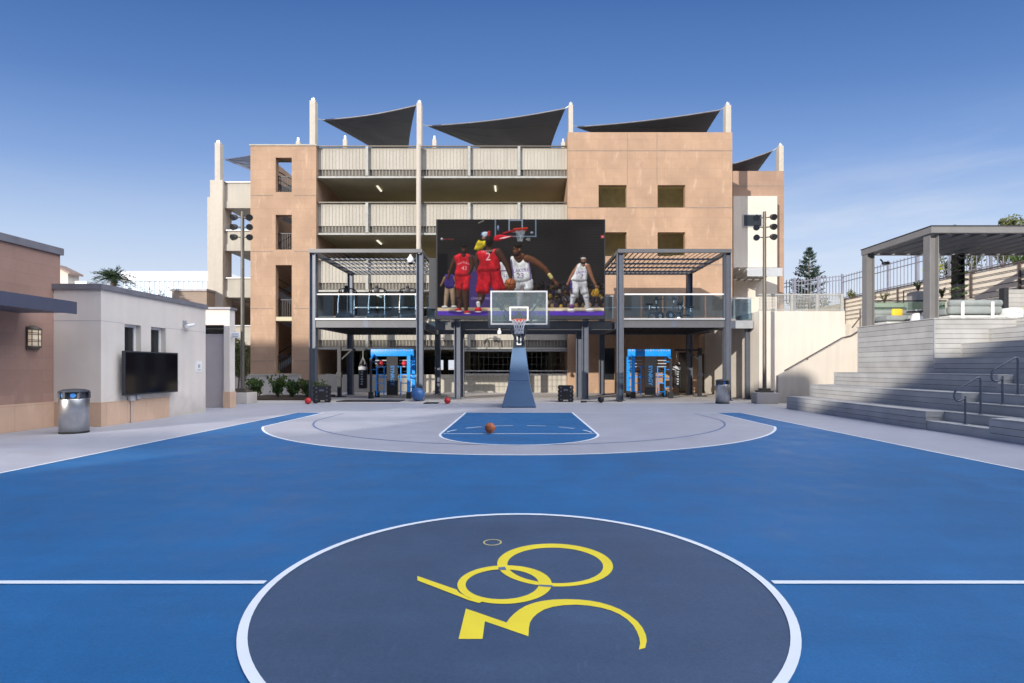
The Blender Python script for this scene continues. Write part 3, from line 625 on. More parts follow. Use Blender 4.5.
# right wing with the white stair shaft
RY = 38.0
m = MB(); m.box(W(733, 171, RY), (W(784, 0, RY).x, RY+14, 0), 'tan_wing_shaded'); m.box((W(733, 0, RY).x, RY-.01, W(0, 185.6, RY).z-.05), (W(784, 0, RY).x+.01, RY-.001, W(0, 185.6, RY).z+.05), 'joint'); rw = m.build('side_wing', gar)
m = MB(); m.box(W(733.5, 196, 37.0), (W(777.2, 0, 37.0).x, 37.9, 0), 'cream'); sh = m.build('stair_shaft', rw)
m = MB(); a = W(743, 214.3, 36.98); c = W(762, 227, 36.98); m.box((a.x, 36.95, c.z), (c.x, 36.998, a.z), 'steel_lt'); m.box((a.x+.06, 36.94, c.z+.06), (c.x-.06, 36.949, a.z-.06), 'opening'); m.build('window', sh)
m = MB(); a = W(735, 267, 34.2); c = W(782.5, 277, 34.2)
m.prism([(a.x+.8, 34.2, c.z+.05), (c.x, 34.2, c.z+.05), (c.x, 34.2, c.z+.6), (a.x+.8, 34.2, c.z+.6)], (0, .08, 0), 'galv'); m.add([(a.x, 34.2, c.z+.62), (c.x, 34.2, c.z+.62), (c.x, 36.98, c.z+.3), (a.x, 36.98, c.z+.3)], [(0, 1, 2, 3)], 'galv')
for k in range(6): xx = a.x+.3+(c.x-a.x-.6)*k/5; m.bar((xx, 34.25, c.z+.5), (xx, 36.98, c.z+.2), .07, 'steel_lt')
m.build('entrance_canopy', sh)
for (nm, px, yy, pt, w_, lab) in (('left', 313.6, 33.9, 98, 7.4, 'tallest cream shade sail mast beside the stair tower roof'), ('a', 419.6, 33.6, 100.5, 6.2, 'cream shade sail mast on the middle of the open roof parapet'), ('b', 570.6, 33.8, 102.5, 5.6, 'cream shade sail mast where open parapet meets the tan block'), ('c', 727.2, 33.5, 102.5, 7, 'cream shade sail mast on the outer corner of the tan block roof'), ('d', 219, 38.4, 140.5, 7, 'cream shade sail mast on the narrow wing behind the stair tower'), ('e', 780, 38.4, 143.5, 6, 'lower cream shade sail mast on the set back tan wing')):
    x_ = W(px, 0, yy).x; zt = W(0, pt, yy).z-.24; hw = w_*.38*yy/F; bz = {38.4: 15.6}.get(yy, 13.8)
    if nm == 'd': bz = 14.9
    if nm == 'c': bz = 16.0; 
    t = thing('sail_mast', lab, 'mast', (x_, yy, bz), 0, 'cream shade sail masts')
    MB().box((x_-hw, yy-.2, bz-.2), (x_+hw, yy+.25, zt), 'mast').build('mast_post', t)
    MB().box((x_-.1, yy-.1, zt), (x_+.1, yy+.15, zt+.18), 'galv').tube([(x_, yy, zt+.18), (x_, yy, zt+.26)], [.06, .05], 'galv', 8).build('cap_fitting', t)
for px, py, lab in ((298.5, 139, 'short pale mast tip peeking behind the stair tower roof'), (345.3, 137, 'short pale mast tip below the first triangular sail'), (434.5, 137, 'short pale mast tip below the second triangular sail'), (563, 140, 'short pale mast tip beside the tan block corner')):
    yy = 56; p_ = W(px, py, yy); t = thing('rear_mast', lab, 'mast', (p_.x, yy, 13.9), 0, 'rear shade sail masts')
    MB().box((p_.x-.2, yy-.2, 13.5), (p_.x+.2, yy+.2, p_.z-.3), 'mast').build('mast_post', t); MB().box((p_.x-.1, yy-.1, p_.z-.3), (p_.x+.1, yy+.1, p_.z+.1), 'galv').build('cap_fitting', t)
# shade sails: triangular membranes with hollow edges
def sail(A, B, C, lab, sag=.13, cables=()):
    A, B, C = Vector(A), Vector(B), Vector(C); cen = (A+B+C)/3; m = MB(); n = 14
    def P(u, v, w):
        p = A*u+B*v+C*w; k = 4*(u*v*(1-w)+v*w*(1-u)+u*w*(1-v)); e = (u*v+v*w+u*w)
        # edges drawn in toward the centre
        q = (1-27*u*v*w)
        p = p.lerp(cen, sag*2.2*e*q); p.z -= .25*27*u*v*w; p.y += .22*math.sin(9*u+5*v)*27*u*v*w; p.z += .10*math.sin(14*v-4*u)*27*u*v*w
        return p
    vs = []; ix = {}
    for i in range(n+1):
        for j in range(n+1-i): ix[i, j] = len(vs); vs.append(P(i/n, j/n, (n-i-j)/n))
    fs = []
    for i in range(n):
        for j in range(n-i):
            fs.append((ix[i, j], ix[i+1, j], ix[i, j+1]))
            if i+j < n-1: fs.append((ix[i+1, j], ix[i+1, j+1], ix[i, j+1]))
    t = thing('shade_sail', lab, 'shade sail', tuple(cen), 0, 'navy shade sails')
    m.add(vs, fs, 'sail', True); m.build('membrane', t)
    for f in (.3, .55, .8):
        c = MB(); c.tube([P(1-r_, r_*f, r_*(1-f))+Vector((0, -.03, .01)) for r_ in [k/12 for k in range(1, 13)]], .03, 'fascia', 5, False); c.build('seam', t)
    c = MB(); c.tube([P(r_, 1-r_, 0) for r_ in [k/14 for k in range(15)]], .045, 'coping', 6, False); c.build('hem', t); c = MB(); c.tube([P(r_, 0, 1-r_) for r_ in [k/14 for k in range(15)]], .045, 'coping', 6, False); c.build('hem', t)
    for a, b in cables: MB().tube([a, b], .03, 'galv', 6).build('cable', t)
sail(W(323, 120, 35), W(416, 105.5, 33.9), W(408, 170, 44), 'navy triangular shade sail rising to the middle roof mast', .16, [(W(316.5, 119, 34), W(323, 120, 35)), (W(416, 105.5, 33.9), W(419, 103, 33.7))])
sail(W(428.5, 126, 35), W(565.5, 108.5, 34), W(545, 178, 46), 'long navy shade sail rising to the mast beside the tan block', .16, [(W(422, 125, 34), W(428.5, 126, 35)), (W(565.5, 108.5, 34), W(570, 105, 33.9))])
sail(W(577, 127, 35), W(720.5, 110, 34), W(690, 170, 46), 'navy shade sail stretched above the tan block roof', .14, [(W(572, 125, 34), W(577, 127, 35)), (W(720.5, 110, 34), W(726, 106, 33.7))])
sail(W(717, 168, 39), W(773, 150.5, 38.6), W(735, 205, 48), 'small navy shade sail at the set back tan wing', .12, [(W(773, 150.5, 38.6), W(779, 147, 38.5))])
sail(W(225.5, 159.5, 39), W(262, 153, 46), W(285, 185, 40), 'small navy shade sail tip behind the stair tower', .1, [(W(222.5, 158, 38.6), W(225.5, 159.5, 39))])

# ================================================================== GYM DECKS
def hcol(mb, x, y, z0, z1, m='steel', w=.30, d=.30):
    mb.box((x-w/2, y-d/2, z0), (x-w/2+.03, y+d/2, z1), m); mb.box((x+w/2-.03, y-d/2, z0), (x+w/2, y+d/2, z1), m); mb.box((x-w/2+.031, y-.02, z0), (x+w/2-.031, y+.02, z1), m)
    if z0 < .1: mb.box((x-w*.7, y-d*.7, z0), (x+w*.7, y+d*.7, z0+.03), m)
def gym(xa, xb, label, ext=None):
    t = thing('gym_pergola', label, 'pergola', ((xa+xb)/2, 25, 0), 0, 'two storey gym pergolas')
    yf, yb, zd, zr = 25.0, 30.5, 3.86, 7.1; yd = 32.55 if xa > 0 else yb-.11
    for x in (xa, xb):
        for y in (yf, yb):
            m = MB(); hcol(m, x, y, .006, 6.92); m.build('post', t)
    m = MB(); m.box((xa+.16, yf-.12, 3.44), (xb-.16, yf+.05, 3.80), 'fascia'); m.box((xa+.16, yf-.2, 3.80), (xb-.16, yf+.1, 3.87), 'galv')
    m.box((xa-.1, yb-.1, 3.44), (xb+.1, yb+.1, 3.8), 'steel'); m.box((xa-.08, yf+.16, 3.44), (xa+.08, yb-.16, 3.8), 'steel'); m.box((xb-.08, yf+.16, 3.44), (xb+.08, yb-.16, 3.8), 'steel')
    m.box(((xa+xb)/2-.12, yf-.126, 3.45), ((xa+xb)/2+.12, yf-.121, 3.79), 'steel'); m.build('deck_beam', t)
    m = MB(); m.box((xa+.09, yf+.06, 3.72), (xb-.09, yb-.11, 3.85), 'dark')
    if yd > yb: m.box((xa-1.2, yb+.11, 3.60), (xb+1.4, yd, 3.848), 'dark')  # rear deck strip added to darken the wall below
    for k in range(16): x = xa+.3+(xb-xa-.6)*k/15; m.box((x-.03, yf+.06, 3.46), (x+.03, yb-.11, 3.715), 'dark')
    m.build('deck_floor', t)
    m = MB(); a, c = xa-.14, xb+.14
    for (q, w_) in ((yf-.25, .12), (yb+.13, .12)): m.box((a, q, 6.93), (c, q+w_, zr), 'fascia')
    for q in (a, c-.12): m.box((q, yf-.129, 6.93), (q+.12, yb+.129, zr), 'fascia')
    m.build('roof_frame', t)
    m = MB()
    for k in range(1, 5): y = yf+(yb-yf)*k/5; m.box((a+.121, y-.04, 6.85), (c-.121, y+.04, 6.93), 'steel')
    m.build('purlin', t)
    m = MB(); n = 20
    for k in range(n):
        x = a+.2+(c-a-.4)*(k+.5)/n; q = 1 if xa > 0 else -1; m.prism([(x-.085*q, yf-.12, 6.96), (x+.05*q, yf-.12, 7.055), (x+.07*q, yf-.12, 7.04), (x-.065*q, yf-.12, 6.945)][::q], (0, yb-yf+.24, 0), 'fascia')
    m.build('louvre_roof', t)
    m = MB(); m.box((xa+.16, yf-.05, 4.98), (xb-.16, yf+.02, 5.04), 'white_paint')
    m.box((xa+.16, yb-.05, 4.98), (xb-.16, yb, 5.04), 'white_paint'); r = m.build('railing', t)
    for k in range(5): x = xa+(xb-xa)*k/5; x2 = xa+(xb-xa)*(k+1)/5; MB().box((max(x, xa+.16)+.04, yf-.012, 3.93), (min(x2, xb-.16)-.04, yf, 4.95), 'clear').build('glass_pane', r)
    return t
gym(-9.70, -4.67, 'two storey steel gym pergola with treadmills on its deck')
gym(4.76, 9.80, 'two storey steel gym pergola with exercise bikes on its deck')
t = thing('deck_bridge', 'steel walkway linking the two gym pergolas behind the video wall', 'walkway', (0, 27, 0))
m = MB(); m.box((-4.5, 26.2, 3.42), (4.6, 26.35, 3.80), 'fascia'); m.box((-4.5, 29.6, 3.42), (4.6, 29.8, 3.8), 'steel'); m.build('deck_beam', t)
m = MB(); m.box((-4.5, 26.36, 3.7), (4.6, 29.59, 3.86), 'dark'); m.build('deck_floor', t)
for x, y in ((-3.02, 26.0), (3.24, 26.0), (-2.98, 27.4), (3.1, 27.4)):
    m = MB(); hcol(m, x, y, .006, 3.41 if y > 26.5 else 3.80, 'steel', .3, .28); m.build('post', t)
m = MB()
for xa, xb in ((-4.45, -3.97), (4.1, 4.55)): m.box((xa, 25.5, 4.98), (xb, 25.55, 5.02), 'galv')
rr_ = m.build('railing', t)
for xa, xb in ((-4.45, -3.97), (4.1, 4.55)): MB().box((xa, 25.52, 3.9), (xb, 25.53, 4.97), 'clear').build('glass_pane', rr_)
t = thing('deck_landing', 'short glass railed landing joining the gym deck to the cream stair wall', 'walkway', (10.8, 26, 0))
m = MB(); m.box((10.0, 25.7, 3.46), (11.35, 25.85, 3.84), 'steel_lt'); m.box((10.0, 25.86, 3.66), (11.39, 30, 3.85), 'dark'); m.build('deck_floor', t)
m = MB(); hcol(m, 11.28, 26.2, .006, 3.45, 'steel', .18, .18); m.build('post', t)
m = MB(); m.box((10.0, 25.76, 4.9), (11.35, 25.82, 4.96), 'galv'); rr_ = m.build('railing', t); MB().box((10.05, 25.78, 3.9), (11.3, 25.79, 4.88), 'clear').build('glass_pane', rr_)
t = thing('dome_camera', 'white dome camera under the roof corner of the treadmill pergola', 'camera', (-5.1, 24.9, 6.5))
MB().lathe((-5.1, 24.95, 6.46), [(.001, .0), (.10, .03), (.15, .12), (.16, .22), (.11, .30), (.06, .36), (.05, .44)], 'office_white', 20).build('housing', t)
MB().lathe((-5.1, 24.95, 6.39), [(.001, .0), (.09, .03), (.12, .1)], 'tvglass', 16).build('dome', t)
t = thing('floodlight', 'small white floodlight under the walkway edge behind the backboard', 'light', (-.95, 26.1, 3.2))
MB().bbox((-1.05, 25.98, 3.2), (-.87, 26.16, 3.38), 'office_white', .03).box((-1.0, 26.06, 3.38), (-.92, 26.12, 3.5), 'white_paint').build('housing', t)

# treadmills and bikes on the decks
def treadmill(loc, label):
    t = thing('treadmill', label, 'treadmill', loc, 0, 'treadmills on the pergola deck')
    m = L_(); m.bbox((-.42, -.1, .05), (.42, 1.8, .22), 'black', .03).box((-.38, .5, .22), (.38, 1.78, .225), 'dark'); m.build('running_deck', t)
    m = L_(); m.bbox((-.40, -.35, .05), (.40, .45, .42), 'dark', .1); m.build('motor_hood', t)
    for s in (-1, 1):
        m = L_(); m.tube([(s*.40, .1, .1), (s*.41, .15, .9), (s*.38, .2, 1.45)], .035, 'galv', 8); m.build('upright', t)
        m = L_(); m.tube([(s*.38, .2, 1.4), (s*.40, .25, 1.52), (s*.32, .35, 1.62), (s*.4, .75, 1.15)], .03, 'black', 8); m.build('handrail', t)
    m = L_(); m.tube([(-.46, .6, 1.32), (-.44, .35, 1.58), (-.36, .24, 1.66), (-.2, .2, 1.70), (.2, .2, 1.70), (.36, .24, 1.66), (.44, .35, 1.58), (.46, .6, 1.32)], .032, 'black', 8); m.bbox((-.14, .12, 1.5), (.14, .19, 1.72), 'dark', .03); m.bbox((-.08, .1, 1.70), (.08, .2, 1.84), 'black', .03); m.build('console', t); return t
tm = treadmill((-8.72, 26.6, 3.852), 'dark treadmill at the stair tower end of the deck row')
dup(tm, (-7.18, 26.6, 3.852), 0, 'dark treadmill in the middle of the deck row'); dup(tm, (-5.62, 26.6, 3.852), 0, 'dark treadmill nearest the dome camera and video wall')
def bike(loc, rz, label):
    t = thing('exercise_bike', label, 'exercise bike', loc, rz, 'exercise bikes on the pergola deck')
    m = L_(); m.tube([(-.55, 0, .06), (.55, 0, .06)], .04, 'black', 8).tube([(-.55, -.28, .05), (-.55, .28, .05)], .035, 'black', 8).tube([(.55, -.25, .05), (.55, .25, .05)], .035, 'black', 8)
    m.tube([(-.3, 0, .08), (-.22, 0, .7)], .04, 'dark', 8).tube([(.3, 0, .08), (.2, 0, 1.0)], .045, 'dark', 8).tube([(-.25, 0, .5), (.25, 0, .55)], .045, 'dark', 8); m.build('frame', t)
    m = L_(); m.tube([(.42, -.03, .36), (.42, .03, .36)], .26, 'black', 24).tube([(.42, -.04, .36), (.42, .04, .36)], .1, 'galv', 16); m.build('flywheel', t)
    m = L_(); m.tube([(-.22, 0, .7), (-.2, 0, .92)], .025, 'galv', 8).bbox((-.36, -.11, .92), (-.04, .11, 1.0), 'black', .04); m.build('saddle', t)
    m = L_(); m.tube([(.2, 0, 1.0), (.18, 0, 1.18)], .025, 'galv', 8).tube([(.5, -.2, 1.24), (.2, -.22, 1.18), (.2, .22, 1.18), (.5, .2, 1.24)], .02, 'black', 8).bbox((.2, -.09, 1.2), (.26, .09, 1.36), 'dark', .02); m.build('handlebar', t)
    m = L_(); m.tube([(0, -.16, .2), (0, -.04, .36), (0, .04, .36), (0, .16, .5)], .02, 'galv', 6).box((-.06, -.24, .17), (.06, -.15, .2), 'black').box((-.06, .15, .5), (.06, .24, .53), 'black'); m.build('pedal', t); return t
bk = bike((6.9, 27.3, 3.852), R(20), 'black exercise bike on the deck nearest the video wall'); dup(bk, (8.1, 27.2, 3.852), R(205), 'black exercise bike in the middle of its deck'); dup(bk, (9.05, 28.6, 3.852), R(150), 'black exercise bike at the outer end of its deck')

# ================================================================== GYM GEAR ON THE PATIO
def rig(loc, label, flip):
    t = thing('training_rig', label, 'training rig', loc, 0, 'blue training rigs'); f = -1 if flip else 1
    m = L_(); m.bbox((-1.1, -.12, 2.13), (1.1, .12, 2.5), 'rig_blue', .02)
    for k in range(16): x = -1.0+2.0*k/15; m.box((x-.03, -.128, 2.40), (x+.03, -.121, 2.46+.03*math.sin(k*1.7)), 'sign_grey')
    m.build('top_beam', t)
    for x, y in ((-.95, -.6), (-.95, .6), (.95, -.6), (.95, .6)):
        m = L_(); hw_ = .085 if x*f > 0 else .05; m.box((x-hw_, y-.05, 0), (x+hw_, y+.05, 2.13 if x*f > 0 else 2.0), 'rig_blue' if x*f > 0 else 'dark'); m.box((x-.11, y-.09, 0), (x+.11, y+.09, .32), 'black'); m.build('post', t)
        m = L_(); m.bar((x, y, 1.98), (x, 0, 2.25), .08, 'rig_blue'); m.build('brace', t)
    m = L_(); m.box((-.26, -.19, .14), (.30, -.13, 2.12), 'banner'); b = m.build('banner_panel', t)
    m = L_(); put_text(m, 'SYNRGY', .27, Matrix.Translation((.02, -.194, 1.15)) @ Matrix.Rotation(R(90), 4, 'Y') @ FACE, 'rig_text', 0, .006); m.build('lettering', b)
    for z_ in (1.05, 1.6): MB_ = L_(); MB_.bar((-.95, .6, z_), (.95, .6, z_), .06, 'rig_blue'); MB_.build('cross_bar', t)
    for s_ in (-1, 1):
        for z_ in (.55, 1.0, 1.45, 1.85): MB_ = L_(); MB_.bar((s_*.95, -.54, z_), (s_*.95, .54, z_), .05, 'rig_blue'); MB_.build('side_rung', t)
    for xc in (-.62, .62):
        m = L_()
        for s in (-.19, .19): m.bar((xc+s, -.05, .1), (xc+s, -.05, 1.62), .045, 'rig_blue')
        for z in (.3, .75, 1.2): m.bar((xc-.19, -.05, z), (xc+.19, -.05, z), .04, 'rig_blue')
        m.build('ladder', t)
        m = L_(); m.tube([(xc-.25, .1, 1.35), (xc+.25, .1, 1.35)], .03, 'dark', 8)
        for z in (1.6, 1.76, 1.92): m.bar((xc-.3, .12, z), (xc+.3, .12, z), .05, 'sign_grey')
        m.build('storage_rack', t)
    return t
r1 = rig((-6.48, 27.2, .006), 'blue training rig with black banner beside the large blue exercise ball', False)
r2 = rig((6.72, 27.4, .006), 'blue training rig with black banner under the exercise bike deck', True)
for i, (x, lab) in enumerate(((-7.02, 'red medicine ball on the rig ladder nearest the punching bag'), (-5.82, 'red medicine ball on the rig ladder nearest the blue exercise ball'))):
    t = thing('medicine_ball', lab, 'medicine ball', (x-.04, 27.13, 1.63), 0, 'red medicine balls'); m = L_(); m.ball((0, 0, .14), .14, 'red', 20); m.build('ball_cover', t); m = L_(); m.tube([(.142*math.cos(R(a)), 0, .14+.142*math.sin(R(a))) for a in range(0, 361, 15)], .006, 'dark', 5, False); m.build('seam', t)
for p, lab in (((-8.98, 22.55, .006), 'red medicine ball on the pavement beside the shrubs'), ((-3.07, 22.7, .006), 'red medicine ball on the pavement between blue ball and hoop')):
    t = thing('medicine_ball', lab, 'medicine ball', p, 0, 'red medicine balls'); m = L_(); m.ball((0, 0, .135), .135, 'red', 20); m.build('ball_cover', t); m = L_(); m.tube([(.137*math.cos(R(a)), .05, .135+.137*math.sin(R(a))) for a in range(0, 361, 15)], .005, 'dark', 5, False); m.build('seam', t)
t = thing('exercise_ball', 'large blue inflatable exercise ball resting before a pergola post', 'exercise ball', (-4.66, 24.5, .006)); m = L_(); m.ball((0, 0, .31), .318, 'ex_blue', 32, (1, 1, .975)); m.build('ball_skin', t)
m = L_(); 
for z in (-.2, -.1, 0, .1, .2): m.lathe((0, 0, .31+z), [(math.sqrt(.318**2-z*z*1.05)+.001, -.006), (math.sqrt(.318**2-z*z*1.05)+.004, 0), (math.sqrt(.318**2-z*z*1.05)+.001, .006)], 'ex_blue', 32)
m.build('grip_ring', t)
def bagstand(loc, rz, s, label, lab2):
    t = thing('bag_stand', label, 'bag stand', loc, 0, 'punching bag stands')
    m = L_(); m.box((-.09, -.09, .02), (.09, .09, 2.62), 'dark'); m.box((-.13, -.13, 1.05), (.13, .13, 1.3), 'dark'); m.box((-.3, -.3, 0), (.3, .3, .03), 'dark'); m.build('mast_post', t)
    m = L_(); m.bar((s*.05, 0, 2.5), (s*1.35, 0, 2.5), .1, 'dark'); m.bar((s*.06, 0, 1.95), (s*.62, 0, 2.46), .07, 'dark'); m.build('arm', t)
    m = L_(); m.bar((-s*.05, 0, 1.15), (-s*.72, 0, 1.2), .06, 'dark'); m.build('side_handle', t)
    x = loc[0]+s*1.25; b = thing('punching_bag', lab2, 'punching bag', (x, loc[1], .35), 0, 'hanging punching bags')
    m = L_(); m.lathe((0, 0, .1), [(.001, 0), (.2, .0), (.225, .05), (.225, 1.2), (.2, 1.28), (.001, 1.3)], 'bag', 24); bd = m.build('bag_body', b)
    m = L_(); m.lathe((0, 0, .1), [(.23, .98), (.23, 1.16)], 'sign_grey', 24); m.build('band', b)
    m = L_()
    for k in range(6): m.box((-.055+(k%2)*.02, -.2295, .3+k*.13), (.045+(k%3)*.012, -.2265, .37+k*.13), 'sign_grey')
    m.build('lettering', bd)
    m = L_()
    for k in range(4): a = R(45+k*90); m.tube([(.19*math.cos(a), .19*math.sin(a), 1.38), (0, 0, 1.78)], .01, 'galv', 5)
    m.tube([(0, 0, 1.78), (0, 0, 2.1)], .012, 'galv', 5); m.build('chain', b)
bagstand((-9.55, 28.2, .006), 0, 1, 'black bag stand with raised arm beneath the treadmill deck', 'black punching bag with grey band hanging beneath the treadmill deck')
bagstand((9.75, 28.6, .006), 0, -1, 'black bag stand with arm reaching toward the rig beneath the bike deck', 'black punching bag with pale vertical lettering hanging beneath the bike deck')
def plyo(loc, rz, label):
    t = thing('plyo_box', label, 'plyo box', loc, rz, 'black jump boxes'); m = L_()
    m.holed('Y', -.3, .3, -.33, .33, 0, .74, [(-.12, .12, 0, .1)], 'black')
    m.build('box_shell', t)
    m = L_()
    for s in (-1, 1):
        for k in range(4): m.box((s*.33-.025, -.315, .06+k*.18), (s*.33+.025, .315, .15+k*.18), 'banner'); m.box((s*.22-.03, -.306, .08+k*.18), (s*.22+.03, -.3005, .14+k*.18), 'steel')
    m.build('corner_joint', t); m = L_(); m.box((-.1, -.304, .5), (.1, -.3005, .58), 'steel'); m.build('hand_slot', t); return t
px1 = plyo((-8.83, 23.8, .006), R(14), 'black jump box before the shrubs and pergola corner post'); dup(px1, (2.13, 24.2, .006), R(-4), 'black jump box standing between hoop and pergola post')
t = thing('kettlebell', 'black kettlebell on the pavement before the jump box', 'kettlebell', (-8.78, 22.9, .006)); m = L_(); m.ball((0, 0, .12), .13, 'black', 18, (1, 1, .93)); m.build('bell', t); m = L_(); m.tube([(-.08, 0, .2), (-.09, 0, .29), (-.05, 0, .33), (.05, 0, .33), (.09, 0, .29), (.08, 0, .2)], .018, 'black', 8); m.build('handle', t)
t = thing('slam_ball', 'black slam ball lying by the loose barbell', 'slam ball', (3.62, 23.4, .006)); m = L_(); m.ball((0, 0, .14), .145, 'black', 20, (1, 1, .97)); m.build('ball_cover', t); m = L_(); m.lathe((0, 0, .14), [(.1455, -.01), (.149, 0), (.1455, .01)], 'dark', 24); m.build('seam', t)
t = thing('barbell', 'black barbell lying on the pavement behind the slam ball', 'barbell', (3.7, 23.9, .006)); MB().tube([(2.75, 23.5, .045), (4.7, 24.1, .045)], .016, 'dark', 8).build('bar', t); MB().tube([(2.75, 23.5, .045), (3.0, 23.58, .045)], .04, 'black', 12).tube([(4.45, 24.02, .045), (4.7, 24.1, .045)], .04, 'black', 12).build('sleeve', t)
tag(MB().bbox((-4.1, 22.7, .005), (-3.5, 23.3, .04), 'black', .015).build('exercise_mat'), 'small black exercise mat beside the red ball', 'mat')
tag(MB().bbox((-8.3, 24.0, .005), (-5.4, 25.2, .03), 'dark', .01).build('platform_mat'), 'long dark floor mat before the blue rig and punching bag', 'mat')

# ================================================================== VIDEO WALL
SY = 25.0
t = thing('video_wall', 'giant black framed video wall showing a basketball game', 'video screen', (0, SY, 3.8))
a = W(436, 219.3, SY); c = W(605.3, 319, SY)
m = MB(); m.box((a.x, SY, c.z), (c.x, SY+.35, a.z), 'banner'); m.box((a.x-.35, SY+.1, c.z+.5), (a.x-.001, SY+.3, a.z-1.8), 'dark'); m.build('cabinet', t)
m = MB()
for x in (-3.02, 3.24): m.box((x-.1, SY+.36, 3.80), (x+.1, SY+1.1, 4.0), 'steel'); m.box((x-.1, SY+.36, 4.0), (x+.1, SY+.6, 8.0), 'steel')
m.build('support_frame', t)
def smooth_poly(p, n=4):
    out = []; k = len(p)
    for i in range(k):
        p0, p1, p2, p3 = [Vector((*p[(i+j-1) % k], 0)) for j in range(4)]
        for s in range(n):
            u = s/n; out.append(tuple((.5*((2*p1)+(p2-p0)*u+(2*p0-5*p1+4*p2-p3)*u*u+(3*p1-p0-3*p2+p3)*u**3))[:2]))
    return out
# the game picture shown on the LED panel: worked out cell by cell and stored as colours on the panel's own pixel grid
import numpy as np
PS = .62; PX0, PY0, PX1, PY1 = 81, 91, 857, 539
PW, PH = int((PX1-PX0)*PS), int((PY1-PY0)*PS)
rngp = np.random.default_rng(4)
CV = np.zeros((PH, PW, 3)); yy_, xx_ = np.mgrid[0:PH, 0:PW].astype(float); GX = xx_/PS+PX0; GYc = yy_/PS+PY0
def vnoise(sx, sy, seed):
    r = np.random.default_rng(seed); g = r.random((int((PY1-PY0)/sy)+3, int((PX1-PX0)/sx)+3))
    u = (GX-PX0)/sx; v = (GYc-PY0)/sy; i = u.astype(int); j = v.astype(int); a = u-i; b = v-j; a = a*a*(3-2*a); b = b*b*(3-2*b)
    return (g[j, i]*(1-a)+g[j, i+1]*a)*(1-b)+(g[j+1, i]*(1-a)+g[j+1, i+1]*a)*b
FOLD = sum(w_*vnoise(sx, sy, sd) for w_, sx, sy, sd in ((.45, 16, 34, 1), (.3, 9, 16, 2), (.25, 4, 6, 3))); GRAIN = .6*vnoise(5, 5, 8)+.4*vnoise(2.2, 2.2, 9)
LT = np.array((-.30, -.72, .62))
def comp(a, rgb): CV[:] = CV*(1-a[..., None])+rgb*a[..., None]
def shadeit(d, k, col, fold, amb=.52, dif=.62):
    h = np.clip(d/k, 0, 1); gy, gx = np.gradient(d*PS); gl = np.sqrt(gx*gx+gy*gy)+1e-6; t_ = 1-h; nz = np.sqrt(np.clip(1-t_*t_, 0, 1))
    lam = np.clip((-gx/gl*t_)*LT[0]+(-gy/gl*t_)*LT[1]+nz*LT[2], 0, 1); f = amb+dif*lam
    f = f*(1+fold*(FOLD-.5)*2)*(1+.16*(GRAIN-.5)); spec = np.clip(lam-.8, 0, 1)*60
    return np.clip(np.array(col)[None, None]*f[..., None]+spec[..., None], 0, 255)
def pdist(pts):
    d = np.full(GX.shape, 1e9); ins = np.zeros(GX.shape, bool); n = len(pts)
    for i in range(n):
        ax, ay = pts[i]; bx, by = pts[(i+1) % n]; ex, ey = bx-ax, by-ay; l2 = ex*ex+ey*ey+1e-9
        t_ = np.clip(((GX-ax)*ex+(GYc-ay)*ey)/l2, 0, 1); d = np.minimum(d, (GX-ax-t_*ex)**2+(GYc-ay-t_*ey)**2)
        if ay != by: c = ((ay > GYc) != (by > GYc)) & (GX < (bx-ax)*(GYc-ay)/(by-ay)+ax); ins ^= c
    d = np.sqrt(d); return np.where(ins, d, -d)
def edge(d, soft=1.0): return np.clip(d/(2*soft)+.5, 0, 1)
def pp(pts, col, sm=True, k=14, fold=.22, soft=1.0, flat=False):
    d = pdist(smooth_poly(pts) if sm else pts); a = edge(d, soft)
    comp(a, np.broadcast_to(np.array(col, float)*(1+.18*(GRAIN-.5))[..., None], CV.shape) if flat else shadeit(d, k, col, fold))
def rect_(x0, y0, x1, y1, col, **k): pp([(x0, y0), (x1, y0), (x1, y1), (x0, y1)], col, False, flat=True, **k)
def pe(x, y, rx, ry, col, rot=0, k=None, fold=.08, soft=1.0, flat=False):
    c, s_ = math.cos(R(rot)), math.sin(R(rot)); u = ((GX-x)*c+(GYc-y)*s_)/rx; v = (-(GX-x)*s_+(GYc-y)*c)/ry; q = np.sqrt(u*u+v*v); d = (1-q)*min(rx, ry); a = edge(d, soft)
    comp(a, np.broadcast_to(np.array(col, float), CV.shape) if flat else shadeit(d, k or min(rx, ry), col, fold))
def limb(pts, rs, col, fold=.06, k=None):
    d = np.full(GX.shape, -1e9)
    for (ax, ay), (bx, by), ra, rb in zip(pts, pts[1:], rs, rs[1:]):
        ex, ey = bx-ax, by-ay; t_ = np.clip(((GX-ax)*ex+(GYc-ay)*ey)/(ex*ex+ey*ey+1e-9), 0, 1); d = np.maximum(d, ra+(rb-ra)*t_-np.hypot(GX-ax-t_*ex, GYc-ay-t_*ey))
    comp(edge(d), shadeit(d, k or max(rs)*.95, col, fold))
def shadow(pts, s_, soft=8):
    global CV
    a = edge(pdist(smooth_poly(pts)), soft)*s_; CV *= (1-a)[..., None]
def ptext(body, x, y, size, col, rot=0, bold=0, bend=0):
    t_ = MB(); put_text(t_, body, size, Matrix.Identity(4), 'white_paint', 0, bold); c, s_ = math.cos(R(rot)), math.sin(R(rot)); a = np.zeros(GX.shape)
    for f in t_.f:
        pts = [(x+t_.v[i][0]*c-t_.v[i][1]*s_*-1, y+t_.v[i][0]*s_*-1-t_.v[i][1]*c+bend*(t_.v[i][0]/size)**2) for i in f]; a = np.maximum(a, edge(pdist(pts), .75))
    comp(a, np.broadcast_to(np.array(col, float), CV.shape))
sk1, sk2, sk3 = (84, 58, 50), (110, 73, 57), (158, 112, 90)
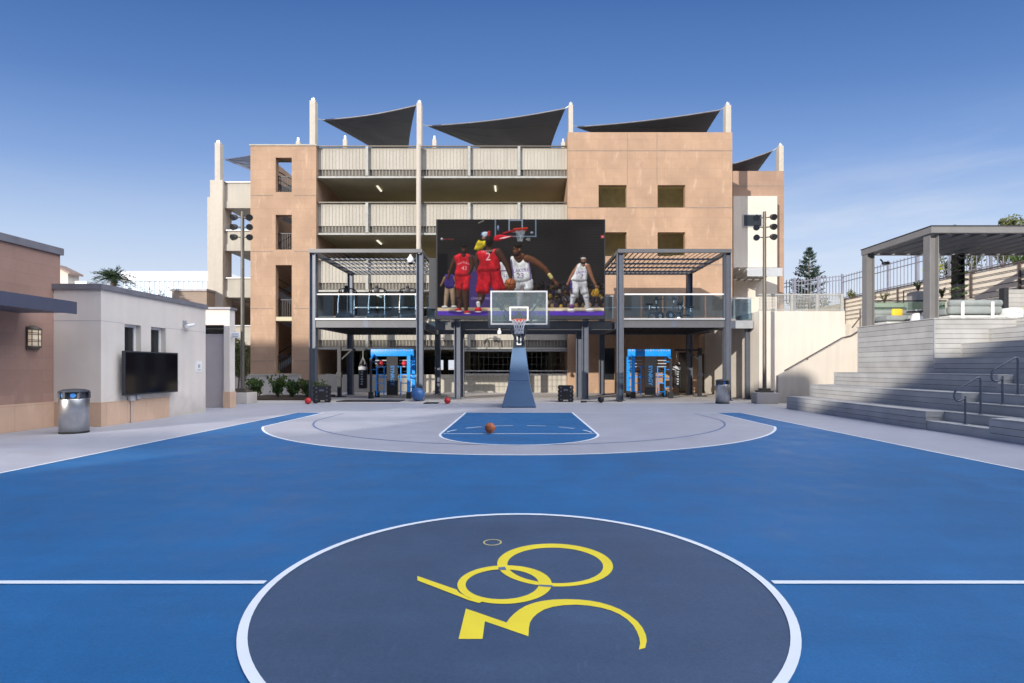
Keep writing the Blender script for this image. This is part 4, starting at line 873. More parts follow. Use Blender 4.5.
comp(np.ones(GX.shape), np.array((43, 41, 41))*(1+.3*(vnoise(120, 60, 20)-.5)+.1*(GRAIN-.5))[..., None])
for y in range(108, 400, 13): rect_(81, y, 857, y+1.2, (33, 32, 34))
rect_(81, 330, 520, 505, (30, 30, 36), soft=14); rect_(228, 318, 345, 512, (70, 56, 108)); pp([(224, 250), (262, 262), (264, 330), (226, 330)], (74, 72, 90), False, flat=True, soft=3); rect_(81, 250, 128, 505, (23, 23, 28), soft=5)
pp([(262, 262), (300, 280), (300, 330), (262, 330)], (46, 44, 60), False, flat=True, soft=4)
rect_(345, 376, 855, 505, (44, 42, 46), soft=6)
CC = [(150, 122, 84), (92, 82, 74), (170, 136, 62), (70, 76, 92), (52, 50, 56), (46, 46, 56), (176, 168, 160), (112, 80, 62), (84, 94, 110), (66, 56, 92), (40, 38, 44)]
for row in range(5):
    for k_ in range(26):
        x = 352+k_*20+float(rngp.uniform(-8, 8)); y = 392+row*22+float(rngp.uniform(-8, 8)); c1 = CC[int(rngp.integers(len(CC)))]; dim = .55+.1*row; hc = [(150, 112, 88), (110, 78, 60), (178, 138, 112), (86, 60, 48)][int(rngp.integers(4))]
        pe(x, y+15, 10, 14, [v*dim for v in c1], k=8, fold=.3, soft=1.6); pe(x, y-2, 4.6, 6, [v*dim for v in hc], soft=1.4); pe(x, y-6, 4.8, 3.4, [30*dim, 26*dim, 24*dim], soft=1.4)
        if rngp.random() < .5: limb([(x+7, y+8), (x+12, y+18), (x+3, y+22)], [3, 3, 2.4], [v*dim for v in hc])
pe(820, 432, 14, 22, (188, 148, 60), k=10, fold=.3); pe(820, 402, 7, 9, (156, 112, 86)); pe(820, 396, 7.5, 5, (50, 40, 34)); limb([(810, 455), (804, 488)], [8, 6], (46, 46, 56)); limb([(828, 455), (834, 488)], [8, 6], (46, 46, 56)); limb([(808, 420), (798, 438), (808, 446)], [5, 4, 4], (176, 136, 56))
rect_(81, 500, 857, 518, (214, 190, 158), soft=1.5); rect_(81, 516, 857, 540, (92, 64, 176), soft=1.5); pp([(560, 508), (857, 503), (857, 512), (640, 514)], (236, 220, 196), False, flat=True, soft=2); shadow([(150, 505), (300, 505), (300, 530), (150, 530)], .35, 5); shadow([(680, 508), (830, 508), (830, 520), (680, 520)], .3, 4)
# the far basket
for q in ((347, 88, 353, 172), (535, 88, 541, 172), (347, 166, 541, 171)): rect_(*q, (112, 136, 160))
for q in ((411, 88, 417, 150), (472, 88, 478, 150), (411, 91, 478, 96), (411, 146, 478, 150)): rect_(*q, (142, 160, 180))
pe(363, 130, 5, 13, (140, 156, 200)); pe(520, 152, 8, 6, (150, 160, 184))
pp([(345, 170), (372, 160), (400, 164), (434, 170), (400, 180), (350, 192)], (206, 38, 50), k=8); pp([(366, 180), (388, 172), (424, 167), (396, 177)], (244, 226, 226), flat=True); pp([(384, 152), (432, 138), (438, 146), (392, 158)], (150, 34, 42), k=5)
limb([(437, 136), (497, 131)], [5, 5], (206, 60, 44)); limb([(437, 146), (497, 141)], [2.4, 2.4], (150, 44, 40))
for q in range(7): limb([(446+q*7, 142), (454+q*3.4, 192)], [1.5, 1.2], (190, 198, 208)); limb([(446+q*7, 142), (476-q*3.0, 190)], [1.3, 1.1], (170, 180, 192))
ptext('48', 502, 183, 21, (232, 232, 232), 0, .01); pp([(268, 105), (296, 92), (298, 97), (272, 109)], (130, 128, 120), False, flat=True)
pe(101, 181, 6, 6, (206, 210, 230)); ptext('NBA FINALS', 130, 182, 10, (212, 66, 74)); rect_(841, 163, 857, 177, (216, 66, 70)); rect_(845, 167, 853, 173, (236, 160, 160))
# fan with cap and raised yellow shirt
pp([(250, 230), (262, 198), (272, 184), (284, 190), (310, 188), (304, 212), (290, 228), (270, 236)], (222, 196, 52), False, k=12, fold=.45); pe(300, 160, 18, 14, (80, 122, 186)); pp([(288, 156), (300, 148), (318, 150), (310, 168), (294, 172)], (214, 224, 240), k=6); pp([(314, 147), (327, 145), (326, 167), (317, 169)], (206, 46, 56), k=6); pe(296, 178, 10, 7, (150, 110, 86))
# court-side man in purple polo
limb([(128, 402), (122, 450), (118, 492)], [13, 11, 8], (176, 150, 126), .2); limb([(148, 402), (152, 450), (154, 490)], [13, 11, 8], (168, 142, 118), .2); pp([(112, 354), (128, 344), (154, 346), (164, 358), (162, 404), (118, 408)], (68, 54, 126), k=12, fold=.3); pe(138, 332, 9, 12, (160, 120, 96)); pe(139, 324, 9.5, 6, (44, 36, 32)); limb([(114, 362), (104, 384), (96, 398)], [7, 5, 4], (150, 112, 88)); limb([(160, 362), (168, 388), (160, 402)], [7, 5, 4], (150, 112, 88)); pe(114, 497, 15, 6, (222, 220, 220)); pe(157, 496, 14, 6, (222, 220, 220))
# number 43
limb([(184, 400), (178, 446), (186, 478), (182, 508)], [18, 15, 11, 8], sk1); limb([(212, 400), (210, 450), (212, 482), (214, 512)], [18, 15, 11, 8], sk1); pe(178, 452, 9, 7, (60, 50, 54), k=6); pp([(165, 343), (230, 343), (230, 384), (224, 416), (200, 420), (197, 394), (192, 418), (166, 412), (164, 380)], (204, 40, 52), k=14, fold=.35)
limb([(166, 268), (150, 300), (140, 330), (132, 352)], [12, 10, 8, 6], sk1); pe(130, 358, 7, 8, sk1); pp([(158, 266), (176, 251), (192, 249), (203, 260), (214, 249), (226, 251), (238, 264), (234, 300), (228, 350), (164, 350), (168, 306)], (208, 42, 54), k=16, fold=.28); limb([(236, 268), (243, 300), (236, 326), (226, 344)], [12, 10, 8, 6], sk1)
limb([(203, 256), (203, 240)], [9, 9], sk1); pe(204, 229, 14, 20, sk1); pe(204, 214, 13.5, 8, (34, 29, 28)); pe(199, 226, 2.6, 1.5, (30, 22, 20), flat=True); pe(209, 226, 2.6, 1.5, (30, 22, 20), flat=True); pe(203, 233, 3, 3.4, (126, 88, 72)); pe(203, 241, 5, 1.8, (58, 34, 32), flat=True)
for i_, ch_ in enumerate('RAPTORS'): u = i_-3; ptext(ch_, 202+u*8.2, 291+abs(u)**1.6*1.1, 14, (244, 232, 232), -u*7, .012)
ptext('43', 205, 317, 27, (246, 236, 236), 0, .02); rect_(166, 346, 229, 350, (150, 26, 38)); pe(178, 511, 15, 8, (190, 38, 50)); pe(218, 522, 16, 8, (182, 36, 46)); pe(180, 516, 14, 2.5, (228, 220, 220), flat=True); pe(219, 527, 15, 2.3, (220, 210, 210), flat=True)
# team mate glimpsed between
limb([(388, 380), (384, 430), (380, 490)], [16, 13, 8], sk2); pp([(366, 296), (384, 288), (402, 300), (416, 336), (418, 392), (384, 404), (370, 350)], (226, 226, 232), k=14, fold=.35); ptext('12', 397, 352, 20, (78, 58, 90), 0, .02); rect_(376, 326, 412, 331, (92, 74, 120))
# number 23 driving
limb([(504, 400), (508, 446), (506, 474), (508, 500)], [22, 18, 13, 9], sk2); limb([(462, 404), (466, 446), (462, 476), (460, 500)], [22, 17, 12, 9], (196, 170, 170)); pp([(436, 372), (516, 364), (526, 396), (522, 416), (488, 420), (479, 404), (464, 422), (434, 418)], (230, 230, 236), k=16, fold=.38)
pp([(420, 270), (436, 261), (448, 272), (460, 286), (474, 274), (488, 256), (500, 268), (510, 300), (515, 330), (514, 372), (437, 382), (430, 340)], (236, 236, 240), k=18, fold=.25); pp([(434, 262), (444, 280), (460, 292), (476, 280), (490, 256), (474, 246), (444, 248)], sk2, k=14, fold=.1)
limb([(498, 272), (524, 282), (552, 298), (582, 322), (606, 354), (626, 380)], [18, 18, 15, 13, 9, 7], sk2); limb([(602, 348), (611, 360)], [9.5, 9], (214, 198, 128)); pe(634, 386, 10, 7, sk2, 40); limb([(636, 388), (646, 392)], [3, 2.2], sk2); limb([(632, 390), (640, 399)], [3, 2.2], sk2); limb([(628, 386), (628, 397)], [3, 2.2], sk2)
limb([(456, 262), (455, 242)], [15, 14], sk2); pe(450, 234, 19, 27, sk2); pe(456, 212, 18, 11, (40, 33, 31)); pe(463, 232, 5, 8, (140, 94, 72)); pe(447, 254, 15, 9, (44, 33, 30), k=7); limb([(462, 240), (458, 254)], [4, 4], (44, 33, 30)); pe(438, 229, 3.6, 1.8, (32, 24, 22), flat=True); pe(451, 229, 3.6, 1.8, (32, 24, 22), flat=True); pe(442, 239, 4, 5, (150, 102, 78)); limb([(434, 224), (442, 223)], [1.5, 1.5], (44, 33, 30)); limb([(447, 223), (456, 224)], [1.5, 1.5], (44, 33, 30)); pe(443, 249, 5, 1.6, (104, 62, 54), flat=True)
ptext('LAKERS', 468, 328, 22, (72, 48, 104), 6, .02); ptext('23', 466, 353, 36, (66, 50, 84), 0, .03); limb([(424, 280), (432, 340), (438, 380)], [2.5, 2.5, 2.5], (120, 96, 160)); limb([(506, 290), (512, 330), (512, 370)], [2.5, 2.5, 2.5], (120, 96, 160))
# number 2 from behind
limb([(288, 420), (282, 456), (272, 484), (272, 506)], [22, 17, 12, 9], sk1); limb([(370, 406), (376, 452), (380, 504)], [22, 17, 10], sk1); pp([(268, 322), (366, 322), (378, 352), (392, 396), (394, 418), (350, 428), (328, 396), (318, 434), (264, 432), (262, 396), (268, 356)], (200, 36, 50), k=22, fold=.42); limb([(326, 338), (330, 372), (326, 404)], [2.6, 3.4, 2.4], (130, 20, 34))
limb([(268, 256), (260, 286), (266, 312), (276, 330)], [13, 11, 9, 7], sk1); pp([(262, 246), (284, 233), (310, 236), (336, 228), (362, 226), (376, 242), (370, 284), (368, 330), (270, 332), (276, 290)], (206, 40, 52), k=22, fold=.3); limb([(364, 242), (386, 272), (404, 304), (416, 340), (424, 370)], [18, 15, 12, 10, 7], sk1); pe(426, 376, 8, 8, sk1)
limb([(322, 234), (322, 212)], [15, 14], sk1); pe(322, 198, 16, 23, sk1); pe(321, 192, 17, 20, (38, 31, 30)); pe(307, 202, 3.4, 5.5, sk1)
ptext('LEONARD', 315, 237, 13, (242, 232, 232), 5, .02); ptext('2', 316, 264, 52, (246, 240, 240), 2, .035); rect_(269, 328, 368, 333, (146, 22, 36)); limb([(270, 480), (272, 494)], [10, 9], (220, 216, 216)); pe(270, 510, 16, 11, (208, 40, 50)); pe(270, 519, 15, 2.6, (230, 220, 220), flat=True)
pe(419, 391, 27, 27, (176, 104, 66), fold=.05); limb([(393, 386), (420, 392), (445, 389)], [1, 1, 1], (50, 30, 26)); limb([(424, 365), (416, 392), (420, 418)], [1, 1, 1], (50, 30, 26)); limb([(400, 372), (412, 392), (402, 411)], [1, 1, 1], (50, 30, 26)); limb([(434, 415), (442, 404)], [4, 4], sk1)
ptext('CHASE', 262, 458, 16, (200, 194, 220), 0, .015); ptext('MON', 322, 458, 16, (200, 194, 220), 0, .015)
# guard in white on the right
limb([(722, 416), (714, 446), (708, 474), (704, 500)], [18, 15, 11, 9], (230, 230, 238), .2); limb([(764, 416), (772, 446), (776, 474), (782, 502)], [18, 15, 11, 9], (226, 226, 234), .2); pe(713, 450, 9, 6, (190, 190, 204), k=5); pe(773, 450, 9, 6, (190, 190, 204), k=5)
pp([(703, 372), (770, 374), (778, 404), (782, 432), (750, 440), (742, 412), (733, 440), (704, 434), (702, 400)], (232, 232, 238), k=15, fold=.38); pp([(698, 370), (706, 372), (709, 434), (702, 430)], (96, 74, 162), k=5)
limb([(738, 308), (716, 336), (700, 362), (690, 384)], [12, 10, 8, 6], sk3); pe(686, 391, 6, 8, sk3); pp([(732, 302), (746, 293), (756, 304), (768, 294), (780, 300), (778, 330), (770, 378), (703, 374), (716, 344)], (234, 234, 238), k=15, fold=.28); limb([(780, 308), (792, 340), (804, 370), (816, 394)], [12, 10, 8, 6], sk3); pe(820, 402, 7, 6, sk3, 40); limb([(820, 404), (828, 408)], [2.6, 2], sk3)
limb([(760, 302), (761, 290)], [8, 8], sk3); pe(761, 280, 13, 18, sk3); pe(762, 265, 12.5, 7, (60, 48, 44)); pe(760, 271, 13.5, 4.2, (240, 240, 240)); pe(760, 292, 9, 6, (72, 50, 42), k=5); pe(756, 279, 2.4, 1.4, (36, 26, 24), flat=True); pe(765, 279, 2.4, 1.4, (36, 26, 24), flat=True); pe(760, 285, 2.6, 3, (196, 142, 112))
ptext('LAKERS', 748, 336, 14, (96, 70, 140), 6, .02); ptext('7', 752, 357, 29, (76, 58, 106), 4, .03); limb([(704, 494), (704, 499)], [10, 10], (120, 80, 130)); pe(703, 513, 19, 9, (234, 234, 238)); pe(790, 512, 21, 9, (234, 234, 238)); pe(703, 519, 18, 2.4, (150, 120, 170), flat=True); pe(791, 518, 20, 2.4, (150, 120, 170), flat=True)
# slight softness of a broadcast picture, then linear light
for ax in (0, 1): CV = .22*np.roll(CV, 1, ax)+.56*CV+.22*np.roll(CV, -1, ax)
LIN = (np.clip(CV*(1+.05*(rngp.random(CV.shape)-.5)), 0, 255)/255)**2.2
qv = np.empty((PH+1, PW+1, 3)); xs_ = (420+(np.arange(PW+1)/PS+PX0)/4.6545-CX)*SY/F; zs_ = EYE-(200+(np.arange(PH+1)/PS+PY0)/4.6545-HY)*SY/F
qv[..., 0] = xs_[None]; qv[..., 1] = SY-.006; qv[..., 2] = zs_[:, None]
me = bpy.data.meshes.new('picture'); nf = PW*PH; me.vertices.add((PW+1)*(PH+1)); me.loops.add(nf*4); me.polygons.add(nf)
me.vertices.foreach_set('co', (qv-np.array(t.location)).ravel()); i0 = (np.arange(PH)[:, None]*(PW+1)+np.arange(PW)[None]).ravel()
me.loops.foreach_set('vertex_index', np.stack([i0+PW+1, i0+PW+2, i0+1, i0], 1).ravel()); me.polygons.foreach_set('loop_start', np.arange(nf)*4)
ca = me.attributes.new('shown_colour', 'FLOAT_COLOR', 'FACE'); ca.data.foreach_set('color', np.concatenate([LIN.reshape(-1, 3), np.ones((nf, 1))], 1).ravel())
me.update(calc_edges=True); me.validate()
pm, nt, b, N, L = nodes('led_picture'); setin(b, 'Base Color', (.004, .004, .004, 1)); setin(b, 'Roughness', .6); setin(b, 'Specular IOR Level', .03); an = N('ShaderNodeAttribute'); an.attribute_name = 'shown_colour'; L(an.outputs['Color'], b.inputs['Emission Color']); setin(b, 'Emission Strength', .86); me.materials.append(pm)
po = bpy.data.objects.new('picture', me); col.objects.link(po); po.parent = t
random.seed(11)

# ================================================================== RIGHT SIDE: BLEACHERS AND TERRACE
t = thing('bleacher_steps', 'wide grey composite board bleacher steps rising to the sofa terrace', 'bleachers', (10.2, 12, 0))
XS = [10.2, 11.1, 12.0, 12.9, 13.75, 14.6, 15.45]; ZS = [.46, .92, 1.38, 1.85, 2.31, 2.77, 3.1]
YS0, YS1, SA, SB = -4, 20.2, 11.5, 13.28
def boards_face_x(mb, x, y0, y1, z0, z1, n):        # riser planks facing -X
    h = (z1-z0)/n
    for k in range(n): mb.box((x, y0, z0+k*h+.005), (x+.03, y1, z0+(k+1)*h-.005), 'deck')
    mb.box((x+.031, y0+.005, z0), (x+.05, y1-.005, z1-.03), 'black')
def boards_face_y(mb, y, x0, x1, z0, z1, n):
    h = (z1-z0)/n
    for k in range(n): mb.box((x0, y, z0+k*h+.005), (x1, y+.03, z0+(k+1)*h-.005), 'deck')
    mb.box((x0, y+.031, z0), (x1, y+.05, z1-.03), 'black')
def boards_top(mb, x0, x1, y0, y1, z, n):
    w_ = (x1-x0)/n
    for k in range(n): mb.box((x0+k*w_+.004, y0, z-.03), (x0+(k+1)*w_-.004, y1, z), 'deck')
    mb.box((x0+.06, y0+.06, z-.06), (x1, y1-.06, z-.032), 'black')
for i, (x, z) in enumerate(zip(XS, ZS)):
    zb_ = ZS[i-1] if i else 0; x2 = XS[i+1] if i < 6 else 20.5
    y1 = YS1 if i < 3 else 16.5
    segs = [(YS0, SA), (SB, y1)] if i < 4 else [(YS0, y1)]
    if i == 6: y1 = 16.5; segs = [(YS0, 16.5)]
    for (u, v) in segs:
        m = MB(); boards_face_x(m, x, u, v, zb_, z-.028, 3); boards_top(m, x-.004, x2+.03, u-.003, v+.003, z+.002, 6 if i < 6 else 34)
        m.box((x+.06, u+.02, max(0, zb_-.4)), (x2, v-.02, z-.07), 'deck')
        # end faces
        if v == SA: 
            for k in range(3): h = (z-zb_)/3; m.box((x+.032, v-.02, zb_+k*h+.005), (x2, v, zb_+(k+1)*h-.005), 'deck')
        if u == SB:
            for k in range(3): h = (z-zb_)/3; m.box((x+.032, u, zb_+k*h+.005), (x2, u+.02, zb_+(k+1)*h-.005), 'deck')
        m.build('seating_tier', t)
m = MB()
for k in range(8):
    x = 10.2+.02+k*.435; z = (k+1)*.2312; x2 = x+.435
    boards_face_x(m, x, SA+.003, SB-.003, k*.2312, z-.031, 1); boards_top(m, x-.004, x2+.03, SA+.003, SB-.003, z, 3); m.box((x+.06, SA+.01, 0), (x2, SB-.01, z-.07), 'deck')
m.build('stair_flight', t)
m = MB(); boards_face_x(m, 12.9, 16.5, 20.2, 1.384, 3.06, 9); boards_face_y(m, 16.47, 12.935, 15.45, 1.855, 3.06, 8)
boards_top(m, 12.87, 20.5, 16.44, 20.23, 3.1, 54); m.box((12.96, 16.53, 0), (20.5, 20.18, 3.03), 'deck'); m.box((12.893, 16.463, 1.86), (12.932, 16.50, 3.065), 'steel_lt'); m.build('terrace_platform', t)
def handrail(loc, label):
    t = thing('stair_handrail', label, 'handrail', loc, 0, 'steel handrails on the bleacher stair'); m = L_()
    m.tube([(.36, 0, .235), (.36, 0, 1.02), (.35, 0, 1.08), (.31, 0, 1.10), (.25, 0, 1.07), (-.18, 0, .83), (-.24, 0, .76), (-.26, 0, .66), (-.24, 0, .58), (-.18, 0, .54), (-.08, 0, .56), (.0, 0, .62)], .024, 'steel', 10); m.build('rail', t)
    m = L_(); m.tube([(0, 0, 0), (0, 0, .66)], .024, 'steel', 10).lathe((0, 0, 0), [(.05, .0), (.05, .015), (.02, .02)], 'steel', 12).lathe((.36, 0, .232), [(.05, .0), (.05, .015), (.02, .02)], 'steel', 12); m.build('post', t); return t
h1 = handrail((10.44, 12.4, .232), 'lower looped steel handrail on the bleacher stair'); dup(h1, (11.31, 12.4, .694), 0, 'upper looped steel handrail on the bleacher stair')

# terrace pergola
t = thing('terrace_pergola', 'grey louvred pergola roof over the sofa terrace', 'pergola', (16, 18.3, 3.1))
for x, y, mm in ((13.1, 16.85, 'pergola'), (13.05, 19.8, 'pergola'), (16.4, 19.8, 'dark'), (20.1, 16.85, 'pergola'), (20.1, 19.8, 'pergola')):
    m = MB(); hcol(m, x, y, 3.103, 5.768, mm, .29, .27); m.build('post', t)
m = MB(); ya, yb_, xa, xb = 16.55, 19.95, 12.88, 20.6
m.box((xa, ya, 5.77), (xb, ya+.12, 5.97), 'pergola'); m.box((xa, yb_-.12, 5.77), (xb, yb_, 5.97), 'pergola'); m.box((xa, ya+.121, 5.77), (xa+.12, yb_-.121, 5.97), 'pergola'); m.box((xb-.12, ya+.121, 5.77), (xb, yb_-.121, 5.97), 'pergola'); m.box((xa-.02, ya-.02, 5.971), (xb+.02, ya+.1, 6.0), 'dark'); m.box((xa-.02, ya+.101, 5.971), (xa+.1, yb_+.02, 6.0), 'dark')
m.build('roof_frame', t)
m = MB(); x = xa+.3
while x < xb-.3: m.prism([(x-.19, ya+.45, 5.92), (x+.15, ya+.45, 5.82), (x+.15, ya+.45, 5.78), (x-.19, ya+.45, 5.88)], (0, yb_-ya-.58, 0), 'steel'); m.box((x-.24, ya+.13, 5.78), (x-.2, yb_-.13, 5.94), 'dark'); x += .56
m.build('louvre_roof', t)
m = MB(); m.tube([(13.5, 19.8, 5.6), (13.55, 19.75, 5.5)], .03, 'dark', 6).bbox((13.5, 19.6, 5.38), (13.72, 19.75, 5.48), 'dark', .02); m.build('spotlight', t)
vt = thing('climbing_vine', 'thin climbing vine twined around the dark rear pergola post', 'vine', (16.4, 19.6, 3.1)); m = MB()
for k in range(160): a_ = k*.35; leaf(m, Vector((16.4+.24*math.cos(a_), 19.75+.2*math.sin(a_), 3.3+k*.0145)), rv(), .13, .08, 'leaf')
m.build('foliage', vt); MB().tube([(16.4+.2*math.cos(k*.7), 19.78+.19*math.sin(k*.7), 3.12+k*.04) for k in range(58)], .012, 'bark', 5).build('stem', vt)
t = thing('glass_balustrade', 'green tinted glass balustrade behind the corner sofa', 'balustrade', (14.5, 19.95, 3.1)); MB().box((13.25, 20.08, 4.06), (16.2, 20.13, 4.11), 'dark').box((13.2, 20.08, 3.1), (13.26, 20.13, 4.06), 'dark').build('rail', t)
for k in range(2): MB().box((13.3+k*1.46, 20.1, 3.14), (14.7+k*1.46, 20.112, 4.04), 'green_glass').build('glass_pane', t)
def sofa(loc, rz, w_, label):
    t = thing('outdoor_sofa', label, 'sofa', loc, rz, 'outdoor terrace sofas'); h = w_/2
    m = L_(); m.bbox((-h, -.42, .03), (h, .42, .11), 'sofa_frame', .02); m.build('frame', t)
    for k in range(2): m = L_(); m.bbox((-h+k*h+.01, -.42, .14), (k*h-.01, .25, .34), 'fabric', .06); m.build('seat_cushion', t)
    for k in range(1): 
        m = L_(); m.bbox((-h+.02, .2, .15), (h-.02, .42, .42), 'fabric', .08); m.build('back_cushion', t)
        m = L_(); m.tube([(-h+.02, .34, .50), (-h+.06, .34, .50), (h-.06, .34, .50), (h-.02, .34, .50)], [.06, .11, .11, .06], 'fabric', 16); m.build('bolster', t)
    for s in (-1, 1): m = L_(); m.box((s*h*.55-.05, .425, .03), (s*h*.55+.04, .45, .54), 'white_paint'); m.build('back_leg', t)
    return t
sofa((14.5, 17.2, 3.103), R(180), 1.72, 'sage green sofa with white back legs seen from behind beside the pergola post')
sofa((13.98, 19.45, 3.103), 0, 1.55, 'sage green sofa with white base and yellow pillow below the glass balustrade')
t = tag(MB().bbox((13.44, 19.04, 3.40), (13.82, 19.2, 3.68), 'yfab', .07).build('throw_pillow'), 'yellow throw pillow on the sofa below the balustrade', 'pillow')
tag(MB().bbox((14.3, 19.06, 3.40), (14.56, 19.2, 3.66), 'white_paint', .07).build('throw_pillow'), 'white throw pillow at the end of the sofa below the balustrade', 'pillow')
t = thing('side_table', 'white tapered side table with thin dark round top', 'side table', (13.66, 18.2, 3.103)); m = L_(); m.lathe((0, 0, 0), [(.001, .002), (.2, .002), (.2, .02), (.13, .36), (.001, .36)], 'white_paint', 20); m.build('pedestal', t); m = L_(); m.lathe((0, 0, .362), [(.001, 0), (.3, 0), (.3, .03), (.001, .03)], 'dark', 24); m.build('table_top', t)
t = thing('pouf', 'white square pouf between the sofa back and yellow pouf', 'pouf', (15.55, 16.75, 3.103)); m = L_(); m.bbox((-.24, -.2, .0), (.24, .25, .33), 'white_paint', .07); m.build('cushion', t); m = L_(); m.tube([(-.2, -.215, .1), (0, -.23, .2), (.2, -.215, .1)], .008, 'sign_grey', 5); m.build('piping', t)
t = thing('pouf', 'round bright yellow pouf at the terrace edge', 'pouf', (16.2, 16.8, 3.103)); m = L_(); m.lathe((0, 0, 0), [(.001, .002), (.26, .002), (.32, .08), (.33, .22), (.29, .35), (.001, .38)], 'yfab', 28); m.build('cushion', t); m = L_(); m.lathe((0, 0, .2), [(.333, -.008), (.338, 0), (.333, .008)], 'yfab', 28); m.build('piping', t)
# planters along the terrace back
for x, y, wx, h, mm, lab, pm in ((14.4, 21.0, 1.3, 1.0, 'cream', 'long cream planter box behind the glass balustrade', 'leaf_olive'), (15.75, 20.9, .5, 1.45, 'steel_lt', 'tall narrow grey planter box beside the pergola post', 'leaf'), (17.0, 20.8, 1.3, 1.15, 'panel', 'beige planter box behind the sofa with white legs', 'leaf_olive')):
    t = thing('planter_box', lab, 'planter', (x, y, 3.1), 0, 'terrace planter boxes'); m = MB(); m.bbox((x-wx/2, y-.3, 2.6), (x+wx/2, y+.3, 3.1+h-.02), mm, .02); m.build('box_shell', t); MB().box((x-wx/2+.05, y-.25, 3.1+h-.02), (x+wx/2-.05, y+.25, 3.1+h), 'soil').build('soil', t)
    for k in range(max(1, int(wx/.5))):
        xx = x-wx/2+.25+k*.48; shrub((xx, y, 3.1+h), .42, .22, 90, pm, ['spiky olive', 'low green', 'sparse', 'feathery'][k % 4]+' plant in the '+lab, 'terrace planter plants', 'potted_plant', 6, .13, .035)
t = thing('board_screen', 'grey board clad screen wall behind the yellow pouf', 'screen wall', (18.5, 19.0, 3.1)); m = MB()
for k in range(8): m.box((17.15, 18.6, 3.104+k*.15+.004), (20.4, 18.63, 3.104+(k+1)*.15-.004), 'deck')
m.box((17.15, 18.64, 3.104), (20.4, 18.7, 4.3), 'black'); m.build('board_panel', t); MB().box((16.98, 18.55, 3.103), (17.14, 18.75, 4.35), 'dark').build('end_post', t)

# retaining wall with rails along the ramp, picket fence above
t = thing('ramp_wall', 'long cream retaining wall with dark horizontal rails behind the terrace', 'retaining wall', (20.5, 28, 0))
MB().box((20.3, 14, 0), (20.54, 33.5, 5.78), 'cream_bright').build('wall', t)
m = MB()
for z in (4.55, 4.80, 5.05, 5.30, 5.55): m.bar((20.22, 14, z), (20.22, 33, z), .028, 'rail_brown')
m.bar((20.22, 14, 5.82), (20.22, 33, 5.82), .07, 'rail_brown')
y = 14.5
while y < 33: m.box((20.19, y-.04, 4.2), (20.25, y+.04, 5.8), 'rail_brown'); y += 2.3
m.box((19.9, 14, 3.1), (20.3, 33.2, 4.2), 'cream_bright'); m.build('guard_rail', t)
t = thing('picket_fence', 'tall dark metal picket fence along the top of the hillside', 'fence', (25, 33, 6.5)); m = MB()
for z in (6.95, 8.15, 8.55): m.bar((25, 12, z), (25, 41, z), .05, 'picket')
y = 12
while y < 41: m.box((24.985, y-.018, 6.6), (25.015, y+.018, 8.68), 'picket'); y += .32
m.build('picket_panel', t); y = 12.5
while y < 41: MB().box((24.95, y-.05, 6.4), (25.05, y+.05, 8.8), 'picket').build('fence_post', t); y += 2.6
t = thing('picket_fence', 'short dark picket fence running beside the conifer', 'fence', (22, 42, 6)); m = MB()
p0, p1 = Vector((20.0, 42, 6.6)), Vector((25, 41, 6.9))
for z in (.15, 1.2, 1.5): m.bar(p0+Vector((0, 0, z)), p1+Vector((0, 0, z+.25)), .06, 'picket')
for k in range(24): q = p0.lerp(p1, k/23); m.box((q.x-.022, q.y-.022, q.z), (q.x+.022, q.y+.022, q.z+1.8), 'picket')
m.build('picket_panel', t)
for k in range(4): q = p0.lerp(p1, k/3); MB().box((q.x-.06, q.y-.06, 3), (q.x+.06, q.y+.06, q.z+1.9), 'picket').build('fence_post', t)
# cream stair mass and stair
t = thing('stair_wall', 'tall cream stair wall with grey mesh railing beside the gym deck', 'retaining wall', (13, 25.2, 0))
MB().box((11.42, 25.2, 0), (15.5, 33, 4.24), 'cream').build('wall', t)
m = MB(); m.box((11.42, 25.24, 5.0), (15.5, 25.30, 5.07), 'mesh'); m.box((11.42, 25.24, 4.27), (15.5, 25.3, 4.33), 'mesh')
for px in (766, 792.5, 817.5, 842.5): x = W(px, 0, 25.2).x; m.box((x-.06, 25.22, 4.24), (x+.06, 25.32, 5.07), 'mesh')
r_ = m.build('railing', t); m = MB()
x = 11.46
while x < 15.45: m.box((x-.008, 25.262, 4.33), (x+.008, 25.278, 5.0), 'mesh'); x += .07
z = 4.38
while z < 5: m.box((11.45, 25.28, z-.008), (15.45, 25.29, z+.008), 'mesh'); z += .07
m.build('mesh_infill', r_)
t = thing('stair_ramp', 'low cream stair parapet with sloping handrail rising beside the bleachers', 'stair', (13, 23.2, 0))
m = MB(); m.prism([(11.35, 23.2, 0), (18.5, 23.2, 0), (18.5, 23.2, 4.3), (17, 23.2, 4.3), (14.1, 23.2, 2.75), (11.65, 23.2, 1.36), (11.35, 23.2, 1.2)], (0, .2, 0), 'cream'); m.build('parapet', t)
m = MB()
for k in range(20): m.box((11.7+k*.3, 23.42, 0), (12.0+k*.3, 25.15, .2+k*.2), 'concrete')
m.build('stair_flight', t)
m = MB(); m.tube([(11.6, 23.15, 1.42), (14.1, 23.15, 2.85), (14.5, 23.15, 2.95), (16.8, 23.15, 4.4), (16.8, 23.15, 4.9), (18, 23.15, 5.1)], .03, 'rail_brown', 8)
for x, z0, z1 in ((12.6, 1.9, 2.0), (15.2, 3.3, 3.4), (14.9, 3.2, 4.1)): m.tube([(x, 23.15, z0), (x, 23.15, z1)], .025, 'rail_brown', 6)
m.tube([(14.55, 23.15, 3.3), (15.3, 23.15, 4.25), (15.5, 23.15, 4.25)], .03, 'rail_brown', 8); m.build('handrail', t)

